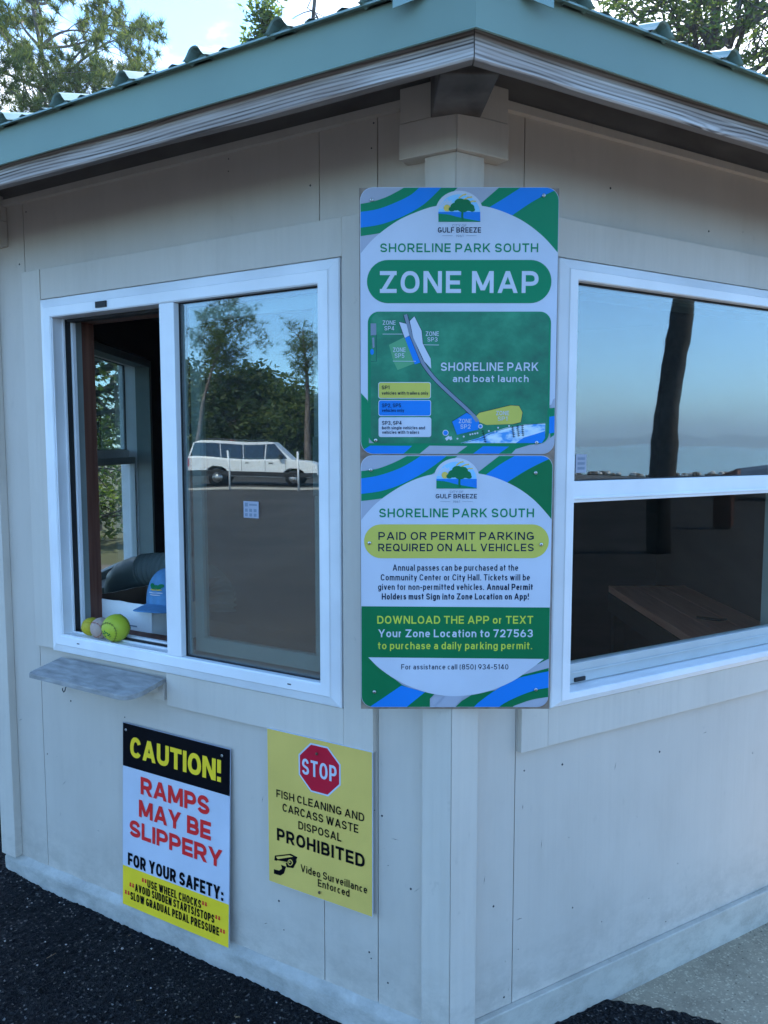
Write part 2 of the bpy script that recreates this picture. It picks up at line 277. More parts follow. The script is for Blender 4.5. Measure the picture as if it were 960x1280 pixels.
# ------------------------------------------------------------------ mesh helpers
class MB:
    def __init__(s): s.v = []; s.f = []; s.m = []; s.mats = []; s.smooth = []
    def mi(s, mat):
        if mat not in s.mats: s.mats.append(mat)
        return s.mats.index(mat)
    def add(s, vs_, fs_, mat, smooth=False):
        b = len(s.v); s.v += [tuple(p) for p in vs_]; k = s.mi(mat)
        for f in fs_: s.f.append(tuple(b+i for i in f)); s.m.append(k); s.smooth.append(smooth)
        return s
    def hexa(s, p8, mat):
        return s.add(p8, [(0,3,2,1),(4,5,6,7),(0,1,5,4),(1,2,6,5),(2,3,7,6),(3,0,4,7)], mat)
    def box(s, x0, x1, y0, y1, z0, z1, mat, ml=0.0, mr=0.0):
        """ml / mr: mitre, x change per metre of y at each end"""
        q = lambda x, y, k: x + k*y
        return s.hexa([(x0+ml*y0,y0,z0),(x1+mr*y0,y0,z0),(x1+mr*y1,y1,z0),(x0+ml*y1,y1,z0),(x0+ml*y0,y0,z1),(x1+mr*y0,y0,z1),(x1+mr*y1,y1,z1),(x0+ml*y1,y1,z1)], mat)
    def slab(s, pts, y0, y1, mat):
        """polygon in x,z extruded from y0 (front) to y1 (back)"""
        n = len(pts); area = sum(pts[i][0]*pts[(i+1)%n][1]-pts[(i+1)%n][0]*pts[i][1] for i in range(n))
        if area < 0: pts = pts[::-1]
        V = [(x, y0, z) for x, z in pts]+[(x, y1, z) for x, z in pts]
        tr = tessellate_polygon([[Vector((x, z, 0)) for x, z in pts]])
        F = []
        for a, b, c in tr:
            pa, pb, pc = pts[a], pts[b], pts[c]
            ccw = (pb[0]-pa[0])*(pc[1]-pa[1])-(pc[0]-pa[0])*(pb[1]-pa[1]) > 0
            t = (a, b, c) if ccw else (a, c, b)
            F.append(t); F.append(tuple(i+n for i in reversed(t)))
        for i in range(n): j = (i+1) % n; F.append((j, i, i+n, j+n))
        return s.add(V, F, mat)
    def plate(s, pts, z0, z1, mat):
        """polygon in x,y extruded in z"""
        n = len(pts); area = sum(pts[i][0]*pts[(i+1)%n][1]-pts[(i+1)%n][0]*pts[i][1] for i in range(n))
        if area < 0: pts = pts[::-1]
        tr = tessellate_polygon([[Vector((x, y, 0)) for x, y in pts]]); F = []
        for a, b, c in tr:
            pa, pb, pc = pts[a], pts[b], pts[c]
            t = (a, b, c) if (pb[0]-pa[0])*(pc[1]-pa[1])-(pc[0]-pa[0])*(pb[1]-pa[1]) > 0 else (a, c, b)
            F.append(tuple(i+n for i in t)); F.append(tuple(reversed(t)))
        for i in range(n): j = (i+1) % n; F.append((i, j, j+n, i+n))
        return s.add([(x, y, z0) for x, y in pts]+[(x, y, z1) for x, y in pts], F, mat)
    def sheet(s, pts, y, mat):
        """flat print polygon facing -y"""
        n = len(pts)
        if n < 3: return s
        tr = tessellate_polygon([[Vector((x, z, 0)) for x, z in pts]]); F = []
        for a, b, c in tr:
            pa, pb, pc = pts[a], pts[b], pts[c]
            ar = (pb[0]-pa[0])*(pc[1]-pa[1])-(pc[0]-pa[0])*(pb[1]-pa[1])
            if abs(ar) < 1e-12: continue
            F.append((a, b, c) if ar > 0 else (a, c, b))
        return s.add([(x, y, z) for x, z in pts], F, mat)
    def tube(s, pts, rads, mat, n=8, cap=True):
        pts = [Vector(p) for p in pts]; V = []; F = []
        up = None
        for i, p in enumerate(pts):
            d = (pts[min(i+1, len(pts)-1)]-pts[max(i-1, 0)]).normalized()
            if up is None: up = d.orthogonal().normalized()
            up = (up-d*up.dot(d)); up = up.normalized() if up.length > 1e-6 else d.orthogonal().normalized()
            b = d.cross(up); r = rads[i] if hasattr(rads, '__len__') else rads
            for k in range(n):
                a = 2*math.pi*k/n; V.append(p+(up*math.cos(a)+b*math.sin(a))*r)
        for i in range(len(pts)-1):
            for k in range(n): F.append((i*n+k, i*n+(k+1) % n, (i+1)*n+(k+1) % n, (i+1)*n+k))
        if cap: F.append(tuple(range(n))[::-1]); F.append(tuple((len(pts)-1)*n+k for k in range(n)))
        return s.add(V, F, mat, True)
    def disc(s, c, nrm, r, h, mat, n=16):
        c = Vector(c); nrm = Vector(nrm).normalized()
        return s.tube([c, c+nrm*h*0.75, c+nrm*h], [r, r*0.94, r*0.6], mat, n)
    def lathe(s, prof, mat, n=24, c=(0, 0, 0), axis='Z', sx=1, sy=1):
        V = []; F = []
        for r, z in prof:
            for k in range(n):
                a = 2*math.pi*k/n; V.append((c[0]+r*math.cos(a)*sx, c[1]+r*math.sin(a)*sy, c[2]+z))
        for i in range(len(prof)-1):
            for k in range(n): F.append((i*n+k, i*n+(k+1) % n, (i+1)*n+(k+1) % n, (i+1)*n+k))
        return s.add(V, F, mat, True)
    def ball(s, c, r, mat, n=20, m=12, sc_=(1, 1, 1)):
        prof = [(r*math.sin(math.pi*i/m)+1e-5, -r*math.cos(math.pi*i/m)) for i in range(m+1)]
        V = []; F = []
        for rr, z in prof:
            for k in range(n):
                a = 2*math.pi*k/n; V.append((c[0]+rr*math.cos(a)*sc_[0], c[1]+rr*math.sin(a)*sc_[1], c[2]+z*sc_[2]))
        for i in range(m):
            for k in range(n): F.append((i*n+k, i*n+(k+1) % n, (i+1)*n+(k+1) % n, (i+1)*n+k))
        return s.add(V, F, mat, True)
    def mesh(s, name):
        me = bpy.data.meshes.new(name); me.from_pydata(s.v, [], s.f)
        for mn in s.mats: me.materials.append(MATS[mn])
        me.polygons.foreach_set('material_index', s.m); me.polygons.foreach_set('use_smooth', s.smooth); me.update(); return me
    def build(s, name, parent=None, loc=(0, 0, 0), rz=0.0, bevel=0.0):
        o = bpy.data.objects.new(name, s.mesh(name)); COL.objects.link(o)
        o.location = loc; o.rotation_euler = (0, 0, rz); o.parent = parent
        if bevel:
            b = o.modifiers.new('bevel', 'BEVEL'); b.width = bevel; b.segments = 2; b.limit_method = 'ANGLE'; b.angle_limit = R(40)
        return o
def tag(o, label=None, cat=None, group=None, kind=None):
    if label: o['label'] = label
    if cat: o['category'] = cat
    if group: o['group'] = group
    if kind: o['kind'] = kind
    return o
def thing(name, label, cat, loc=(0, 0, 0), rz=0.0, group=None):
    o = bpy.data.objects.new(name, None); COL.objects.link(o); o.location = loc; o.rotation_euler = (0, 0, rz); o.empty_display_size = 0.1
    return tag(o, label, cat, group)
def copy_part(o, parent, rz=None, loc=None):
    c = o.copy(); COL.objects.link(c); c.parent = parent
    if rz is not None: c.rotation_euler = (o.rotation_euler[0], o.rotation_euler[1], rz)
    if loc is not None: c.location = loc
    return c

def homography(src, dst):
    A = []; B = []
    for (x, y), (u, v) in zip(src, dst):
        A.append([x, y, 1, 0, 0, 0, -u*x, -u*y]); B.append(u); A.append([0, 0, 0, x, y, 1, -v*x, -v*y]); B.append(v)
    h = np.linalg.solve(np.array(A, float), np.array(B, float))
    def f(x, y):
        d = h[6]*x+h[7]*y+1; return (float((h[0]*x+h[1]*y+h[2])/d), float((h[3]*x+h[4]*y+h[5])/d))
    return f
def rrect(x0, z0, x1, z1, r, n=6):
    P = []
    for cx, cz, a0 in ((x1-r, z0+r, -90), (x1-r, z1-r, 0), (x0+r, z1-r, 90), (x0+r, z0+r, 180)):
        for k in range(n+1):
            a = R(a0+90*k/n); P.append((cx+r*math.cos(a), cz+r*math.sin(a)))
    return P
def clip(poly, conv):
    """Sutherland-Hodgman against a counter-clockwise convex outline"""
    outp = poly
    for i in range(len(conv)):
        a, b = conv[i], conv[(i+1) % len(conv)]
        if abs(a[0]-b[0])+abs(a[1]-b[1]) < 1e-9: continue
        inp, outp = outp, []
        side = lambda p: (b[0]-a[0])*(p[1]-a[1])-(b[1]-a[1])*(p[0]-a[0])
        for j in range(len(inp)):
            p, q = inp[j], inp[(j+1) % len(inp)]; sp, sq = side(p), side(q)
            if sp >= 0: outp.append(p)
            if (sp >= 0) != (sq >= 0):
                t = sp/(sp-sq); outp.append((p[0]+(q[0]-p[0])*t, p[1]+(q[1]-p[1])*t))
        if not outp: return []
    return outp
def smooth_line(pts, n=8):
    """Catmull-Rom through pts"""
    P = [pts[0]]+list(pts)+[pts[-1]]; out = []
    for i in range(1, len(P)-2):
        for k in range(n):
            t = k/n; p0, p1, p2, p3 = P[i-1], P[i], P[i+1], P[i+2]
            out.append(tuple(0.5*((2*p1[j])+(-p0[j]+p2[j])*t+(2*p0[j]-5*p1[j]+4*p2[j]-p3[j])*t*t+(-p0[j]+3*p1[j]-3*p2[j]+p3[j])*t**3) for j in (0, 1)))
    return out+[tuple(pts[-1])]
def ribbon(pts, wd):
    Lf, Rt = [], []
    for i, p in enumerate(pts):
        a, b = pts[max(0, i-1)], pts[min(len(pts)-1, i+1)]; dx, dz = b[0]-a[0], b[1]-a[1]; l = math.hypot(dx, dz) or 1
        ww = wd[i] if hasattr(wd, '__len__') else wd
        Lf.append((p[0]-dz/l*ww/2, p[1]+dx/l*ww/2)); Rt.append((p[0]+dz/l*ww/2, p[1]-dx/l*ww/2))
    return Lf+Rt[::-1]
def ell(cx, cz, rx, rz, n=28, a0=0, a1=360):
    full = a1-a0 == 360
    return [(cx+rx*math.cos(R(a0+(a1-a0)*k/(n if full else n-1))), cz+rz*math.sin(R(a0+(a1-a0)*k/(n if full else n-1)))) for k in range(n)]

# ------------------------------------------------------------------ ground, lot, water
def skirt_ground_z(x): return -0.083 - 0.036*min(1, max(0, (x+1.43)/1.85))
g = MB(); NX = 40
g.add([(-400, -400, -0.175), (400, -400, -0.175), (400, 400, -0.175), (-400, 400, -0.175)], [(0, 1, 2, 3)], 'grass_ground')
tag(g.build('ground'), kind='structure')
g = MB(); g.plate([(-45, -30), (41, -30), (41, 9), (-45, 12)], -0.174, -0.150, 'lot_asphalt'); tag(g.build('parking_lot'), kind='structure')
g = MB(); g.plate([(-0.3, 1.0), (2.5, 0.8), (3.4, 3.4), (2.6, 5.6), (1.2, 3.0), (0.4, 2.2)], -0.149, -0.133, 'concrete'); tag(g.build('concrete_walk'), kind='structure', )
# fresh asphalt lapping against the kiosk: finely lumpy sheet with a ragged edge over the concrete
def asphalt_patch():
    x0, x1, y0, y1, st = -2.9, 1.75, 0.95, 3.7, 0.011
    nx, ny = int((x1-x0)/st), int((y1-y0)/st)
    V = []; F = []; rnd = random.Random(3)
    for j in range(ny+1):
        for i in range(nx+1):
            x, y = x0+i*st, y0+j*st
            z = skirt_ground_z(x)+0.012*noise.noise((x*3, y*3, 0.3))
            # drop away to the lot away from the wall
            s_left = (x-0.166)*(-0.866)+(y-1.886)*0.5     # not used beyond shaping
            dist = -((x-0.166)*(-0.5)+(y-1.886)*(-0.866))  # <0 in front of left wall
            edge = 0.67+0.03*noise.noise((y*9, 0.7, 0))+0.03*noise.noise((y*24+x*5, 2.7, 0))+0.02*noise.noise((y*70+x*20, 1.7, 0))+max(0, 2.17-y)*2.7
            t = max(0.0, min(1.0, (edge-x)/0.07)); z = -0.147+(z+0.147)*(t*t*(3-2*t))
            fo = min(1, max(0, (x-x0)/0.4))*min(1, max(0, (y-y0)/0.3)); z = -0.152+(z+0.152)*fo
            if t > 0.02 and fo > 0.02: z += 0.006*(noise.noise((x*55, y*55, 0))+0.8*noise.noise((x*110, y*110, 4)))+0.002*rnd.random()
            V.append((x, y, z))
    for j in range(ny):
        for i in range(nx): a = j*(nx+1)+i; F.append((a, a+1, a+nx+2, a+nx+1))
    return MB().add(V, F, 'asphalt')
ap = asphalt_patch().build('asphalt'); tag(ap, kind='structure')
g = MB(); g.plate([(42, -400), (1200, -1200), (3500, 0), (3000, 1500), (42, 300), (42, 40)], -0.174, -0.166, 'bay_water'); tag(g.build('water'), kind='structure')
def hills(x, y0, y1, h, n, seed, name):
    V = []; F = []
    for i in range(n+1):
        y = y0+(y1-y0)*i/n; hh = h*(0.55+0.45*noise.noise((i*0.23+seed, 0.2, 0))+0.12*noise.noise((i*1.7+seed, 3, 0)))
        V += [(x, y, -0.2), (x+60, y, hh), (x+400, y, hh*0.9), (x+500, y, -0.2)]
    for i in range(n):
        for k in range(3): a = i*4+k; F.append((a, a+1, a+5, a+4))
    return tag(MB().add(V, F, 'leaf_dark').build(name), kind='structure')
hills(2300, -1500, 1400, 48, 120, 1.0, 'hills')
# lettering: monoline sign alphabet drawn as strokes; every text line becomes flat ribbons of one weight
def _arc(cx, cy, rx, ry, a0, a1, n=14, p=2.35):
    out = []
    for k in range(n+1):
        a = R(a0+(a1-a0)*k/n); c, s = math.cos(a), math.sin(a); e = 2/p
        out.append((cx+rx*math.copysign(abs(c)**e, c), cy+ry*math.copysign(abs(s)**e, s)))
    return out
def _S(k=1.0): return [('C', [(.97, .80*k), (.82, .94*k), (.5, 1.0*k), (.17, .94*k), (.02, .755*k), (.14, .60*k), (.5, .515*k), (.86, .42*k), (1, .25*k), (.85, .06*k), (.5, 0), (.17, .05*k), (0, .21*k)])]
def _l(*a): return ('L',)+a
def _d(*a): return ('D',)+a
def _p(pts): return ('P', pts)
def _o(cx, cy, rx, ry): return ('O', _arc(cx, cy, rx, ry, 0, 360, 36)[:-1])
X_ = .72
GL = {
'A': (.98, [_d(0,0,.5,1), _d(1,0,.5,1), _l(.24,.27,.76,.27)]), 'B': (.84, [_l(0,0,0,1), _p([(0,1),(.5,1)]+_arc(.5,.765,.42,.235,90,-90)+[(0,.53)]), _p([(0,.53),(.55,.53)]+_arc(.55,.265,.45,.265,90,-90)+[(0,0)])]),
'C': (.86, [_p(_arc(.5,.5,.5,.5,33,327,30))]), 'D': (.88, [_l(0,0,0,1), _p([(0,1),(.42,1)]+_arc(.42,.5,.58,.5,90,-90)+[(0,0)])]), 'E': (.74, [_l(0,0,0,1), _l(0,0,1,0), _l(0,1,1,1), _l(0,.52,.9,.52)]),
'F': (.72, [_l(0,0,0,1), _l(0,1,1,1), _l(0,.5,.88,.5)]), 'G': (.90, [_p(_arc(.5,.5,.5,.5,42,335,30)), _l(.58,.46,1,.46), _l(1,.14,1,.46)]), 'H': (.88, [_l(0,0,0,1), _l(1,0,1,1), _l(0,.52,1,.52)]),
'I': (0, [_l(.5,0,.5,1)]), 'J': (.6, [_l(1,.4,1,1), _p([(1,.5),(1,.35)]+_arc(.5,.35,.5,.35,0,-160))]), 'K': (.88, [_l(0,0,0,1), _d(.06,.34,.97,1), _d(1,0,.34,.60)]), 'L': (.70, [_l(0,0,0,1), _l(0,0,1,0)]),
'M': (1.06, [_l(0,0,0,1), _l(1,0,1,1), _d(.5,.12,.02,1), _d(.5,.12,.98,1)]), 'N': (.90, [_l(0,0,0,1), _l(1,0,1,1), _d(.97,0,.03,1)]), 'O': (.92, [_o(.5,.5,.5,.5)]),
'P': (.82, [_l(0,0,0,1), _p([(0,1),(.5,1)]+_arc(.5,.72,.5,.28,90,-90)+[(0,.44)])]), 'Q': (.92, [_o(.5,.5,.5,.5), _d(1.02,-.02,.62,.30)]), 'R': (.86, [_l(0,0,0,1), _p([(0,1),(.5,1)]+_arc(.5,.73,.46,.27,90,-90)+[(0,.46)]), _d(1,0,.48,.46)]),
'S': (.82, _S()), 'T': (.82, [_l(0,1,1,1), _l(.5,0,.5,1)]), 'U': (.88, [_l(0,.45,0,1), _l(1,.45,1,1), _p([(0,.6),(0,.40)]+_arc(.5,.40,.5,.40,180,360)+[(1,.6)])]), 'V': (.94, [_d(.5,0,0,1), _d(.5,0,1,1)]),
'W': (1.34, [_d(.26,0,0,1), _d(.26,0,.5,1), _d(.74,0,.5,1), _d(.74,0,1,1)]), 'X': (.90, [_d(0,0,1,1), _d(1,0,0,1)]), 'Y': (.92, [_d(.5,.40,0,1), _d(.5,.40,1,1), _l(.5,0,.5,.40)]), 'Z': (.82, [_l(0,1,1,1), _l(0,0,1,0), _d(.02,.04,.98,.96)]),
'0': (.76, [_o(.5,.5,.5,.5)]), '1': (.40, [_l(1,0,1,1), _d(.05,.76,.95,1)]), '2': (.74, [('C', [(.02,.74),(.14,.92),(.5,1),(.87,.92),(.98,.72),(.84,.49),(.45,.22),(.04,.02)]), _l(0,0,1,0)]),
'3': (.76, [('C', [(.03,.82),(.2,.96),(.5,1),(.84,.94),(.95,.76),(.8,.58),(.40,.53)]), ('C', [(.40,.53),(.84,.47),(1,.27),(.85,.06),(.5,0),(.15,.05),(0,.2)])]), '4': (.82, [_l(.74,0,.74,1), _l(.02,.24,1,.24), _d(.04,.24,.70,1)]),
'5': (.76, [_l(.12,1,.92,1), _l(.10,.55,.10,1), ('C', [(.10,.53),(.5,.63),(.88,.53),(1,.31),(.85,.06),(.5,0),(.14,.06),(0,.19)])]), '6': (.78, [_o(.5,.31,.5,.31), ('C', [(.02,.36),(.12,.64),(.42,.90),(.66,1)])]), '7': (.74, [_l(0,1,1,1), _d(.28,0,.97,.96)]),
'8': (.78, [_o(.5,.265,.5,.265), _o(.5,.765,.43,.235)]), '9': (.78, [_o(.5,.69,.5,.31), ('C', [(.98,.64),(.88,.36),(.58,.10),(.34,0)])]),
'a': (.62, [('C', [(.06,.60),(.28,.71),(.62,.715),(.92,.62),(1,.46)]), _l(1,0,1,.44), _p([(1,.42),(.48,.42)]+_arc(.46,.21,.46,.21,90,270)+[(.62,.01),(1,.14)])]), 'b': (.68, [_l(0,0,0,1), _o(.5,.36,.5,.36)]), 'c': (.60, [_p(_arc(.52,.36,.52,.36,48,312,24))]), 'd': (.68, [_l(1,0,1,1), _o(.5,.36,.5,.36)]),
'e': (.66, [_p([(.02,.365),(1,.365)]+_arc(.5,.36,.5,.36,4,318,26))]), 'f': (.44, [_l(.38,0,.38,.76), _p([(.38,.7),(.38,.80)]+_arc(.85,.80,.47,.20,180,95)), _l(.02,X_,.92,X_)]), 'g': (.68, [_o(.5,.36,.5,.36), _l(1,0,1,X_), _p([(1,.1),(1,.0)]+_arc(.5,.0,.5,.25,0,-150))]),
'h': (.66, [_l(0,0,0,1), _l(1,0,1,.40), _p([(0,.36)]+_arc(.5,.40,.5,.32,178,0)+[(1,.3)])]), 'i': (0, [_l(.5,0,.5,X_), _l(.5,.97,.5,.97)]), 'k': (.62, [_l(0,0,0,1), _d(.05,.24,.95,X_), _d(1,0,.38,.46)]), 'l': (0, [_l(.5,0,.5,1)]),
'm': (1.02, [_l(0,0,0,X_), _l(.5,0,.5,.42), _l(1,0,1,.42), _p([(0,.4)]+_arc(.25,.46,.25,.26,178,0)+[(.5,.34)]), _p([(.5,.4)]+_arc(.75,.46,.25,.26,178,0)+[(1,.34)])]), 'n': (.66, [_l(0,0,0,X_), _l(1,0,1,.40), _p([(0,.36)]+_arc(.5,.40,.5,.32,178,0)+[(1,.3)])]),
'o': (.68, [_o(.5,.36,.5,.36)]), 'p': (.68, [_l(0,-.25,0,X_), _o(.5,.36,.5,.36)]), 'q': (.68, [_l(1,-.25,1,X_), _o(.5,.36,.5,.36)]), 'r': (.42, [_l(0,0,0,X_), _p([(0,.34)]+_arc(.85,.40,.85,.32,178,88))]), 's': (.58, _S(X_)),
't': (.44, [_l(.38,.24,.38,.93), _l(.02,X_,.98,X_), _p([(.38,.34),(.38,.22)]+_arc(.88,.22,.50,.22,180,272))]), 'u': (.66, [_l(0,.32,0,X_), _l(1,0,1,X_), _p([(0,.4)]+_arc(.5,.32,.5,.32,180,358)+[(1,.34)])]), 'v': (.66, [_d(.5,0,0,X_), _d(.5,0,1,X_)]),
'w': (1.0, [_d(.26,0,0,X_), _d(.26,0,.5,X_), _d(.74,0,.5,X_), _d(.74,0,1,X_)]), 'x': (.64, [_d(0,0,1,X_), _d(1,0,0,X_)]), 'y': (.66, [_d(.5,0,0,X_), _d(.30,-.25,1,X_)]), 'z': (.6, [_l(0,X_,1,X_), _l(0,0,1,0), _d(.02,.03,.98,.69)]),
'.': (0, [_l(.5,0,.5,0)]), ',': (0, [_d(.3,-.16,.5,.12)]), '!': (0, [_l(.5,.58,.5,1), _l(.5,0,.5,0)]), ':': (0, [_l(.5,0,.5,0), _l(.5,.60,.5,.60)]), '*': (.42, [_d(.15,.50,.85,1), _d(.85,.50,.15,1), _l(.1,.75,.9,.75)]),
'/': (.5, [_d(0,-.05,1,1.03)]), '(': (.30, [_p(_arc(1.0,.42,1.0,.68,118,242,14,2.0))]), ')': (.30, [_p(_arc(0,.42,1.0,.68,62,-62,14,2.0))]), '-': (.40, [_l(0,.38,1,.38)]), ' ': (.34, []),
}
def _ribbon_mitre(P, h, closed=False):
    n = len(P); A, B = [], []
    for i in range(n):
        p = P[i]; a = P[i-1] if (i > 0 or closed) else None; b = P[(i+1) % n] if (i < n-1 or closed) else None
        d1 = None if a is None else (p[0]-a[0], p[1]-a[1]); d2 = None if b is None else (b[0]-p[0], b[1]-p[1])
        nn = []
        for d in (d1, d2):
            if d is None: continue
            l = math.hypot(*d)
            if l > 1e-9: nn.append((-d[1]/l, d[0]/l))
        if not nn: nn = [(0, 1)]
        mx_, my_ = sum(q[0] for q in nn)/len(nn), sum(q[1] for q in nn)/len(nn); l2 = max(mx_*mx_+my_*my_, 0.35); mx_, my_ = mx_/l2, my_/l2
        A.append((p[0]+mx_*h, p[1]+my_*h)); B.append((p[0]-mx_*h, p[1]-my_*h))
    return A, B
def text(mb, s, x0, x1, z0, z1, y, mat, off=0.0, space=1.0):
    """s fitted between x0..x1, capitals from z0 to z1; off sets the stroke weight"""
    w = 0.132+2.35*off; cap = z1-z0; gap = (0.20-0.35*max(0, w-0.13))*space
    fix = 0.0; flex = 0.0
    for i, ch in enumerate(s):
        gw = GL[ch][0]; flex += gw; fix += w if gw == 0 else 0
        if i < len(s)-1: flex += gap*(0.5 if ' ' in (ch, s[i+1]) else 1)
    k = max(0.2, ((x1-x0)/cap-fix)/flex); x = 0.0; w2 = w/2; st = 0
    def Y(v):
        ks = [(-.25, -.25+w2), (0, w2), (.72, .72-w2), (1, 1-w2), (1.1, 1.1-w2)]
        for (a, fa), (b, fb) in zip(ks, ks[1:]):
            if v <= b or b == 1.1: return fa+(fb-fa)*(v-a)/(b-a)
    for i, ch in enumerate(s):
        gw, strokes = GL[ch]; W = gw*k if gw else w; Wi = max(W-w, 0.0)
        X = lambda v: x+w2+v*Wi if gw else x+w2
        for skt in strokes:
            st += 1; yy = y-(st % 5)*0.00003; o = lambda P: [(x0+px*cap, yy, z0+pz*cap) for px, pz in P]
            t = skt[0]
            if t == 'L':
                a, b, c, d = skt[1:]; xa, xb = sorted((X(a), X(c))); ya, yb = sorted((Y(b), Y(d)))
                mb.add(o([(xa-w2, ya-w2), (xb+w2, ya-w2), (xb+w2, yb+w2), (xa-w2, yb+w2)]), [(0, 1, 2, 3)], mat)
            elif t == 'D':
                a, b, c, d = skt[1:]; xa, xb = X(a), X(c); ln = math.hypot(xb-xa, d-b); hw = w2*ln/max(abs(d-b), 1e-4)*0.98
                q = [(xa-hw, b), (xa+hw, b), (xb+hw, d), (xb-hw, d)]
                mb.add(o(q if d > b else q[::-1]), [(0, 1, 2, 3)], mat)
            else:
                P = skt[1]
                if t == 'C': P = smooth_line(P, 4)
                P = [(X(a), Y(b)) for a, b in P]; Q = [P[0]]
                for p_ in P[1:]:
                    if math.hypot(p_[0]-Q[-1][0], p_[1]-Q[-1][1]) > 1e-4: Q.append(p_)
                closed = t == 'O'; A, B = _ribbon_mitre(Q, w2, closed); n = len(A); F = []
                for j in range(n if closed else n-1):
                    j2 = (j+1) % n; F.append((j, n+j, n+j2, j2))
                V = o(A+B); 
                # face the reader whatever the drawing direction
                f = F[0]; a_, b_, c_ = V[f[0]], V[f[1]], V[f[2]]
                if (b_[0]-a_[0])*(c_[2]-a_[2])-(b_[2]-a_[2])*(c_[0]-a_[0]) < 0: F = [q[::-1] for q in F]
                mb.add(V, F, mat)
        x += W
        if i < len(s)-1: x += gap*k*(0.5 if ' ' in (ch, s[i+1]) else 1)

# ------------------------------------------------------------------ kiosk: six-sided booth
T30 = math.tan(R(30)); AP = 0.9*math.tan(R(60)); HX, HY = 0.166, 3.686
W_LEFT, W_RIGHT, W_BACKRIGHT_SIDE, W_BACK_R, W_BACK_L, W_LEFT2 = [R(a) for a in (-30, 30, 90, 150, 210, 270)]
kiosk = thing('kiosk', 'six-sided grey painted ticket booth with a green metal hip roof and white windows', 'kiosk', (HX, HY, 0))
def wbox(mb, x0, x1, oa, ob, z0, z1, mat, mit=''):
    """box on a wall: oa..ob metres in front of the siding face, mitred at the ends named in mit"""
    ya, yb = -(AP+oa), -(AP+ob)
    y0, y1 = min(ya, yb), max(ya, yb)
    return mb.box(x0, x1, y0, y1, z0, z1, mat, T30 if 'l' in mit else 0, -T30 if 'r' in mit else 0)
OW, OZ0, OZ1 = 0.575, 0.812, 1.957
def make_wall(opening, joints_low=(), joints_high=(), seed=1):
    b = MB()
    def ring(oa, ob, mat):
        if opening:
            wbox(b, 0, 0, oa, ob, -0.15, OZ0, mat, 'lr'); wbox(b, 0, 0, oa, ob, OZ1, 2.43, mat, 'lr')
            wbox(b, 0, -OW, oa, ob, OZ0, OZ1, mat, 'l'); wbox(b, OW, 0, oa, ob, OZ0, OZ1, mat, 'r')
        else: wbox(b, 0, 0, oa, ob, -0.15, 2.43, mat, 'lr')
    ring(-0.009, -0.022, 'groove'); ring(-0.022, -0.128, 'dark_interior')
    gp = 0.0016
    wbox(b, 0, -0.69-gp, 0, -0.009, -0.02, 2.43, 'wall_paint', 'l'); wbox(b, 0.69+gp, 0, 0, -0.009, -0.02, 2.43, 'wall_paint', 'r')
    def strip(z0, z1, joints):
        xs = [-0.69]+sorted(joints)+[0.69]
        for a, c in zip(xs, xs[1:]): wbox(b, a+gp*0.8, c-gp*0.8, 0, -0.009, z0, z1, 'wall_paint')
    if opening:
        strip(-0.02, OZ0, joints_low); strip(2.0775+gp, 2.43, joints_high)
        wbox(b, -0.69+gp, -OW, 0, -0.009, OZ0, 2.0775-gp, 'wall_paint'); wbox(b, OW, 0.69-gp, 0, -0.009, OZ0, 2.0775-gp, 'wall_paint')
        wbox(b, -OW, OW, 0, -0.009, OZ1, 2.0775-gp, 'wall_paint')
    else: strip(-0.02, 2.43, joints_low)
    # nail heads and small scuffs
    rnd = random.Random(seed)
    for i in range(34):
        x = rnd.choice([rnd.uniform(-0.85, 0.85), rnd.choice([-0.67, 0.67, 0.71, -0.71, 0.50])+rnd.uniform(-0.012, 0.012)]); z = rnd.uniform(0.0, 0.66) if rnd.random() < 0.75 else rnd.uniform(2.1, 2.3)
        r = rnd.uniform(0.0013, 0.0034)
        b.disc((x, -AP+0.0005, z), (0, -1, 0), r, 0.0014, 'nail_dark' if rnd.random() < 0.65 else 'wall_paint', 8)
    for i in range(16):                                 # rubbed scuffs and scratches
        x = rnd.uniform(-0.82, 0.82); z = rnd.uniform(0.02, 0.64); a = rnd.choice([0.1, -0.2, 1.3, 1.5, 0.6])+rnd.uniform(-.2, .2); l = rnd.uniform(0.006, 0.03); hw = rnd.uniform(0.0004, 0.0010)
        c_, s_ = math.cos(a), math.sin(a); P = [(x-c_*l/2, z-s_*l/2), (x-s_*hw, z+c_*hw), (x+c_*l/2, z+s_*l/2), (x+s_*hw, z-c_*hw)]
        b.sheet(P, -AP-0.0006, 'groove')
    return b
wl = make_wall(True, (0.515,), (0.515,), 5).build('wall', kiosk, rz=W_LEFT)
wr = make_wall(True, (), (), 9).build('wall', kiosk, rz=W_RIGHT)
wo = make_wall(True, (), (), 11).build('wall', kiosk, rz=W_LEFT2)
ws = make_wall(False, (-0.2, 0.2), (), 12).build('wall', kiosk, rz=W_BACK_L)
for a in (W_BACKRIGHT_SIDE, W_BACK_R): copy_part(ws, kiosk, a)

# boards round the windows
def casing(low_x0=-0.592, left_z0=0.69):
    b = MB()
    wbox(b, -0.686, -0.594, 0.0005, 0.0185, left_z0, 2.074, 'trim_paint'); wbox(b, 0.594, 0.686, 0.0005, 0.019, 0.69, 2.074, 'trim_paint')
    wbox(b, low_x0, 0.5925, 0.0005, 0.0165, 0.69, 0.794, 'trim_paint'); wbox(b, -0.5925, 0.5925, 0.0005, 0.0165, 1.9765, 2.0745, 'trim_paint')
    return b
casing(-0.062, 0.80).build('window_casing', kiosk, rz=W_LEFT, bevel=0.0015)
cw = casing().build('window_casing', kiosk, rz=W_RIGHT, bevel=0.0015)
copy_part(cw, kiosk, W_LEFT2)
